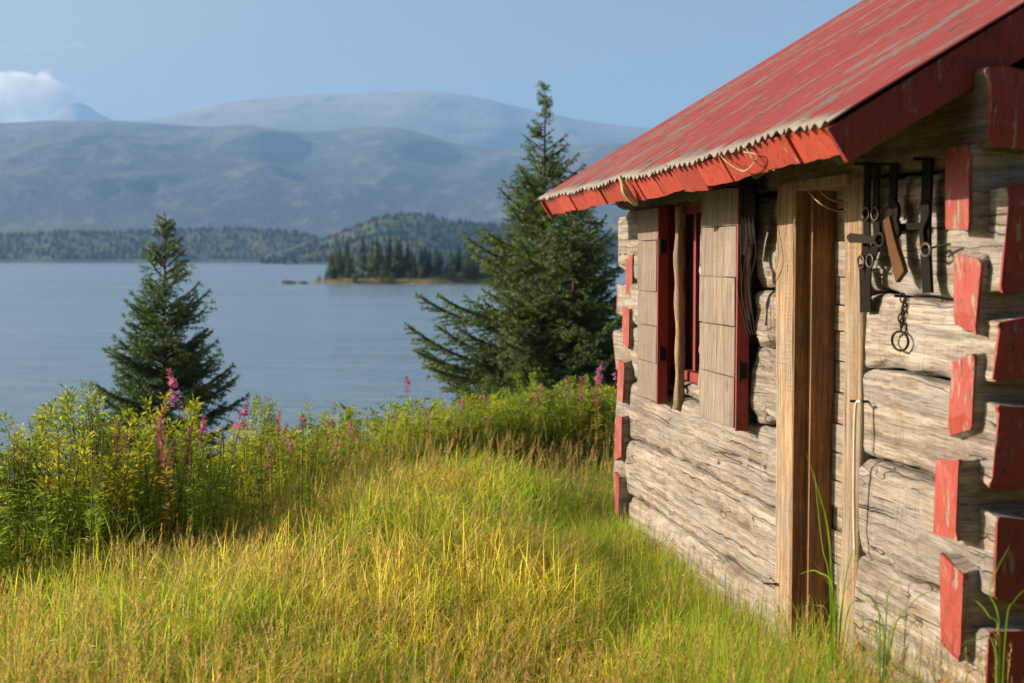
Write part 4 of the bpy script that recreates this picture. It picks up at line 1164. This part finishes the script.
shr = [shrub_mesh(s, 1.0, .36 + .06 * (s % 3), 17, 2900, *cols) for s, cols in enumerate([((.045, .085, .014), (.19, .22, .035)), ((.04, .08, .016), (.14, .18, .03)), ((.06, .10, .018), (.24, .235, .04)), ((.05, .085, .02), (.15, .19, .06)), ((.045, .09, .014), (.20, .21, .03))])]
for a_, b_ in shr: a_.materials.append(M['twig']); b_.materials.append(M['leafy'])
def place(name, meshes, names, loc, sxy, sz, rz, label, cat, group):
    e = empty(name, loc, rz); tag(e, label, cat, group); e.scale = (sxy, sxy, sz)
    e.rotation_euler = (.13 * math.sin(loc[0] * 91), .13 * math.sin(loc[1] * 77 + 1), rz)
    for m, nm in zip(meshes, names):
        if m is None: continue
        o = bpy.data.objects.new(nm, m); COL.objects.link(o); o.parent = e
    return e
# shrubs: (picture column, distance, picture row of its top, width scale, label)
SH = [(-25, 7.9, 402, 1.1, 'broad shrub cut by the left picture edge, behind the meadow'),
      (28, 8.3, 395, 1.0, 'leafy shrub second from the left edge with upright tips'),
      (70, 7.7, 428, .9, 'low dark shrub in front of the tall ones at far left'),
      (112, 8.1, 384, .95, 'yellow green shrub just left of the small spruce foot'),
      (150, 8.0, 402, .9, 'bright yellow willow in front of the small spruce trunk'),
      (168, 9.2, 398, .8, 'shrub behind the yellow willow under the small spruce'),
      (205, 8.7, 440, .9, 'low shrub around the foot of the tallest pink fireweed'),
      (240, 9.0, 418, .9, 'grey green shrub right of the tallest pink fireweed'),
      (262, 9.6, 396, .6, 'slender willow tip rising alone against the lake'),
      (290, 9.3, 432, .8, 'rounded shrub below the slender willow tip'),
      (325, 10.2, 402, .7, 'thin upright willow against the lake in mid picture'),
      (350, 10.8, 432, .8, 'low shrub at the grass edge under the open lake'),
      (385, 11.4, 420, .9, 'shrub left of the lone pink fireweed by the lake'),
      (440, 12.3, 412, .9, 'shrub at the left foot of the tall spruce'),
      (478, 12.6, 398, .9, 'pale shrub under the lowest left branches of the tall spruce'),
      (515, 12.8, 392, .9, 'shrub in front of the tall spruce trunk'),
      (548, 12.6, 372, .8, 'bright round leaved shrub under the bluish spruce'),
      (580, 12.9, 384, .9, 'shrub between the bluish spruce and the cabin'),
      (608, 12.2, 392, .8, 'shrub touching the far corner of the cabin in view')]
for k, (u, Y, vt, wsc, lab) in enumerate(SH):
    g = ground_at(u, Y, -.02); H = max(.45, at(u, vt, Y).z - g.z)
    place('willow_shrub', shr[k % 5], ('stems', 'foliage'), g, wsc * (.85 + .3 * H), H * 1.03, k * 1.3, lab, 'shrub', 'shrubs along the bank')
rs = random.Random(5)
for k in range(20):
    u = 405 + k * 10.8 + rs.uniform(-5, 5); Y = float(thick_edge((u - 512) / F * 11.5)) + rs.uniform(.15, .9)
    g = ground_at(u, Y, -.02); vt = np.interp(u, [400, 450, 500, 560, 620], [412, 402, 388, 374, 376]) + rs.uniform(-4, 26)
    H = max(.4, at(u, vt, Y).z - g.z)
    place('willow_shrub', shr[rs.randrange(5)], ('stems', 'foliage'), g, 1.0 * (.7 + .4 * H), H, rs.random() * 6, 'leafy shrub in the front row of the thicket between the lake view and the cabin', 'shrub', 'shrubs in front of the tall spruce')
# more shrubs deeper in the thicket
for k in range(22):
    u = rs.uniform(-120, 620); X = 0; Y = float(thick_edge((u - 512) / F * 9.5)) + rs.uniform(1.2, 3.2)
    g = ground_at(u, Y, -.02); vt = np.interp(u, [-120, 100, 230, 330, 420, 620], [408, 412, 432, 428, 412, 392]) + rs.uniform(-8, 24)
    H = max(.4, at(u, vt, Y).z - g.z)
    place('willow_shrub', shr[rs.randrange(5)], ('stems', 'foliage'), g, .9, H, rs.random() * 6, 'green shrub half hidden deep in the thicket along the bank', 'shrub', 'shrubs deep in the thicket')
fw = {k: [fire_mesh(100 + 10 * i + s, k, 1.0) for s in range(3)] for i, k in enumerate(('bloom', 'seed', 'leafy'))}
for k in fw:
    for a_, b_, c_ in fw[k]:
        a_.materials.append(M['twig']); b_.materials.append(M['leafy'])
        if c_: c_.materials.append(M['petal'])
def fireweed(u, Y, vt, kind, label, group, i=0):
    g = ground_at(u, Y, -.02); H = max(.3, at(u, vt, Y).z - g.z)
    return place('fireweed', fw[kind][i % 3], ('stem', 'leaves', 'flower_spike'), g, .72 + .45 * H, H, i * 2.1, label, 'wildflower', group)
FW = [(205, 8.2, 366, 'bloom', 'tallest pink fireweed, in front of the small spruce on its right side'),
      (211, 8.4, 402, 'bloom', 'shorter pink fireweed close behind the tallest one'),
      (196, 8.3, 418, 'bloom', 'low pink fireweed left of the tallest one'),
      (408, 11.2, 376, 'bloom', 'lone pink fireweed standing against the lake left of the tall spruce'),
      (592, 11.6, 362, 'bloom', 'pink fireweed left one of the pair by the cabin corner'),
      (607, 11.4, 357, 'bloom', 'pink fireweed right one of the pair by the cabin corner'),
      (571, 11.9, 382, 'bloom', 'small pink fireweed below the bluish spruce'),
      (521, 11.5, 416, 'bloom', 'low pink fireweed in front of the tall spruce trunk'),
      (347, 10.2, 430, 'bloom', 'low pink fireweed on the bank at mid picture, against the lake'),
      (300, 9.4, 415, 'bloom', 'pink topped fireweed left of mid picture among rusty ones'),
      (268, 9.2, 424, 'seed', 'leftmost rusty fireweed below the slender willow tip'),
      (282, 9.3, 412, 'seed', 'rusty fireweed right of the slender willow tip'),
      (318, 9.8, 420, 'seed', 'rusty fireweed beneath the thin upright willow'),
      (338, 10.0, 424, 'seed', 'rusty fireweed right of the thin upright willow'),
      (170, 8.0, 412, 'seed', 'rusty fireweed in front of the small spruce trunk'),
      (158, 7.9, 424, 'seed', 'short rusty fireweed left of the spruce trunk one'),
      (440, 11.4, 408, 'seed', 'rusty fireweed at the left foot of the tall spruce'),
      (527, 11.6, 388, 'seed', 'tall rusty fireweed before the tall spruce'),
      (538, 11.8, 396, 'seed', 'rusty fireweed right of the tall rusty one'),
      (588, 11.2, 378, 'seed', 'dark red fireweed spike under the bluish spruce near the cabin'),
      (603, 11.1, 384, 'seed', 'dark red fireweed spike second from the cabin corner'),
      (616, 11.2, 380, 'seed', 'dark red fireweed spike touching the cabin corner')]
for i, (u, Y, vt, kd, lab) in enumerate(FW): fireweed(u, Y, vt, kd, lab, 'flowering fireweed along the bank', i)
for i in range(150):
    u = rs.uniform(-60, 618); Y = float(thick_edge((u - 512) / F * 9.5)) + rs.uniform(-.25, 1.7)
    vt = np.interp(u, [-60, 100, 230, 330, 420, 520, 620], [425, 420, 432, 436, 422, 405, 388]) + rs.uniform(-6, 42)
    kd = 'leafy' if rs.random() < (.95 if u < 150 else .74) else 'seed'
    fireweed(u, Y, vt, kd, 'leafy green fireweed stalk without flowers in the thicket' if kd == 'leafy' else 'faded fireweed with reddish seed pods in the thicket', 'leafy fireweed stalks in the thicket' if kd == 'leafy' else 'faded fireweed in the thicket', i)

for i in range(14):
    u = 285 + i * 24 + rs.uniform(-9, 9); Y = float(thick_edge((u - 512) / F * 10)) + rs.uniform(.0, .9)
    vt = np.interp(u, [280, 330, 420, 520, 620], [418, 424, 408, 394, 372]) + rs.uniform(-8, 22)
    o = fireweed(u, Y, vt, 'bloom', 'slender pink fireweed among the shrubs between mid picture and the cabin', 'slender pink fireweed', i); o.scale.x *= .62; o.scale.y *= .62
# ------------------------------------------------------------------ tall reed grass before the door
def reed(base, spec, label, seed):
    e = empty('tall_grass_plant', base); tag(e, label, 'grass plant', 'tall grass plants by the cabin')
    for pts, w_ in spec:
        P = curve([Vector(p) - base for p in pts], 7); n = len(P); V = []; C = []
        for i, p in enumerate(P):
            t = i / (n - 1); d = (P[min(i + 1, n - 1)] - P[max(i - 1, 0)]).normalized(); sv = d.cross(Vector((.25, -1, .2))).normalized()
            ww = .62 * w_ * (min(1, .45 + t * 3) * (1 - t) ** .6 + .04) / 2; V += [tuple(p - sv * ww), tuple(p + Vector((0, .25 * ww, 0))), tuple(p + sv * ww)]
            c = np.array([.14, .26, .025]) * (1 - t) + np.array([.27, .40, .05]) * t; C += [c] * 3
        f = np.array([(3 * i + k, 3 * i + k + 1, 3 * i + 4 + k, 3 * i + 3 + k) for i in range(n - 1) for k in (0, 1)])
        link_mesh('blade', np_mesh('blade', np.array(V), [f], np.array(C), True), M['grass'], e)
Yr = 4.75
A = lambda u, v, dy=0: at(u, v, Yr + dy)
b = ground_at(838, Yr, -.02)
reed(b, [([b, A(832, 600), A(828, 530), A(818, 490, .05), A(806, 452, .1)], .016), ([b, A(830, 590), A(822, 545), A(814, 470, -.05)], .010), ([b, A(834, 600), A(818, 572, -.05), A(800, 574, -.1)], .012),
         ([b, A(842, 610), A(850, 560, .04), A(862, 540, .1)], .010), ([b, A(838, 590), A(836, 545), A(842, 500, .05)], .008), ([b, A(846, 620), A(862, 600, -.1), A(880, 612, -.15)], .010), ([b, A(836, 610), A(826, 580, .1), A(812, 560, .15)], .009), ([b, A(840, 620), A(846, 590, -.1), A(858, 572, -.12)], .009), ([b, A(830, 625), A(815, 605, .05), A(795, 610, .05)], .008)], 'tallest green grass plant with arching blades in front of the door', 1)
b = ground_at(885, 4.3, -.02); Yr = 4.3
reed(b, [([b, A(880, 630), A(872, 600), A(858, 585, .1)], .011), ([b, A(886, 620), A(890, 590), A(905, 575, .1)], .010), ([b, A(892, 640), A(908, 615), A(926, 610, -.1)], .010), ([b, A(878, 640), A(860, 620), A(846, 628, -.1)], .009), ([b, A(884, 640), A(876, 605, .05), A(880, 575, .05)], .008), ([b, A(888, 645), A(900, 625, .1), A(912, 632, .15)], .008), ([b, A(890, 645), A(915, 600, .1), A(940, 590, .1)], .009), ([b, A(886, 650), A(868, 632, -.1), A(852, 600, -.1)], .007)], 'shorter green grass plant right of the door', 2)
b = ground_at(1005, 3.7, -.02); Yr = 3.7
reed(b, [([b, A(1000, 640), A(990, 590), A(1010, 545, .05)], .010), ([b, A(1005, 640), A(1015, 600), A(1040, 580)], .009), ([b, A(996, 660), A(975, 640), A(955, 650)], .009), ([b, A(1000, 650), A(988, 615), A(975, 600, -.05)], .008)], 'green grass plant below the dark log ends at the right edge', 3)

# ------------------------------------------------------------------ cloud behind the peak
def cloud(blobs, label, seed, dens, thr, n_puff=16, vox=42):
    r = random.Random(seed); mb = MB(); D = 18000.0
    import bmesh
    bm = bmesh.new()
    c = at(20, 106, D); u_ = D / F
    puffs = []
    for (u, v, rad) in blobs:
        puffs.append((u, v, rad * .8))
        for k in range(n_puff):
            a_ = r.uniform(0, 6.283); q = r.uniform(.45, 1.0); puffs.append((u + math.cos(a_) * rad * q * .85, v - abs(math.sin(a_)) * rad * q * .8, rad * r.uniform(.16, .36)))
    for (u, v, rad) in puffs:
        p = at(u, v, D); m = Matrix.Translation((p.x, D + r.uniform(-300, 300), p.z)) @ Matrix.Diagonal((rad * u_, rad * u_ * 1.1, rad * u_ * .85, 1))
        bmesh.ops.create_icosphere(bm, subdivisions=2, radius=1, matrix=m)
    me = bpy.data.meshes.new('cloud'); bm.to_mesh(me); bm.free()
    o = link_mesh('cloud', me, None)
    rm = o.modifiers.new('one', 'REMESH'); rm.mode = 'VOXEL'; rm.voxel_size = vox
    t = NT('cloud_vapour')
    geo = t.n('TexCoord').outputs['Object']
    n = t.noise(t.n('Mapping', {'Vector': geo, 'Scale': (.0042, .0042, .0050)}).outputs[0], 1, 6, .62)
    d = t.math('MULTIPLY', t.math('SUBTRACT', n, thr, clamp=True), dens)
    v = t.n('VolumePrincipled', {'Color': (.97, .96, .95, 1), 'Density': d, 'Anisotropy': .2})
    t.t.links.new(v.outputs[0], t.out.inputs['Volume'])
    o.data.materials.append(t.m)
    tag(o, label, 'cloud')
    return o
cloud([(-30, 104, 26), (-14, 112, 22), (-8, 92, 20), (8, 90, 22), (22, 85, 19), (44, 93, 24), (62, 101, 20), (20, 116, 34), (60, 116, 24), (-4, 80, 12), (70, 110, 12)], 'white cumulus cloud behind the pointed peak at upper left', 4, .020, .34)
cloud([(-20 + k * 5.5, 46 + 1.6 * math.sin(k * 1.7), 4.5 + 2.2 * math.sin(k * .9 + 1) ** 2) for k in range(36)], 'faint strip of thin cloud high at upper left', 9, .0042, .36, 2, 60)

# ------------------------------------------------------------------ air
def haze():
    mb = MB(); mb.box(-9800, 9800, -620, 14800, -11, 1420)
    o = mb.build('haze', None)
    t = NT('pale_air')
    v = t.n('VolumePrincipled', {'Color': (.29, .56, 1.0, 1), 'Density': 9.4e-5, 'Anisotropy': 0.0})
    t.t.links.new(v.outputs[0], t.out.inputs['Volume'])
    o.data.materials.append(t.m)
    tag(o, 'thin blue haze over the lake and mountains', 'haze', kind='stuff')
haze()
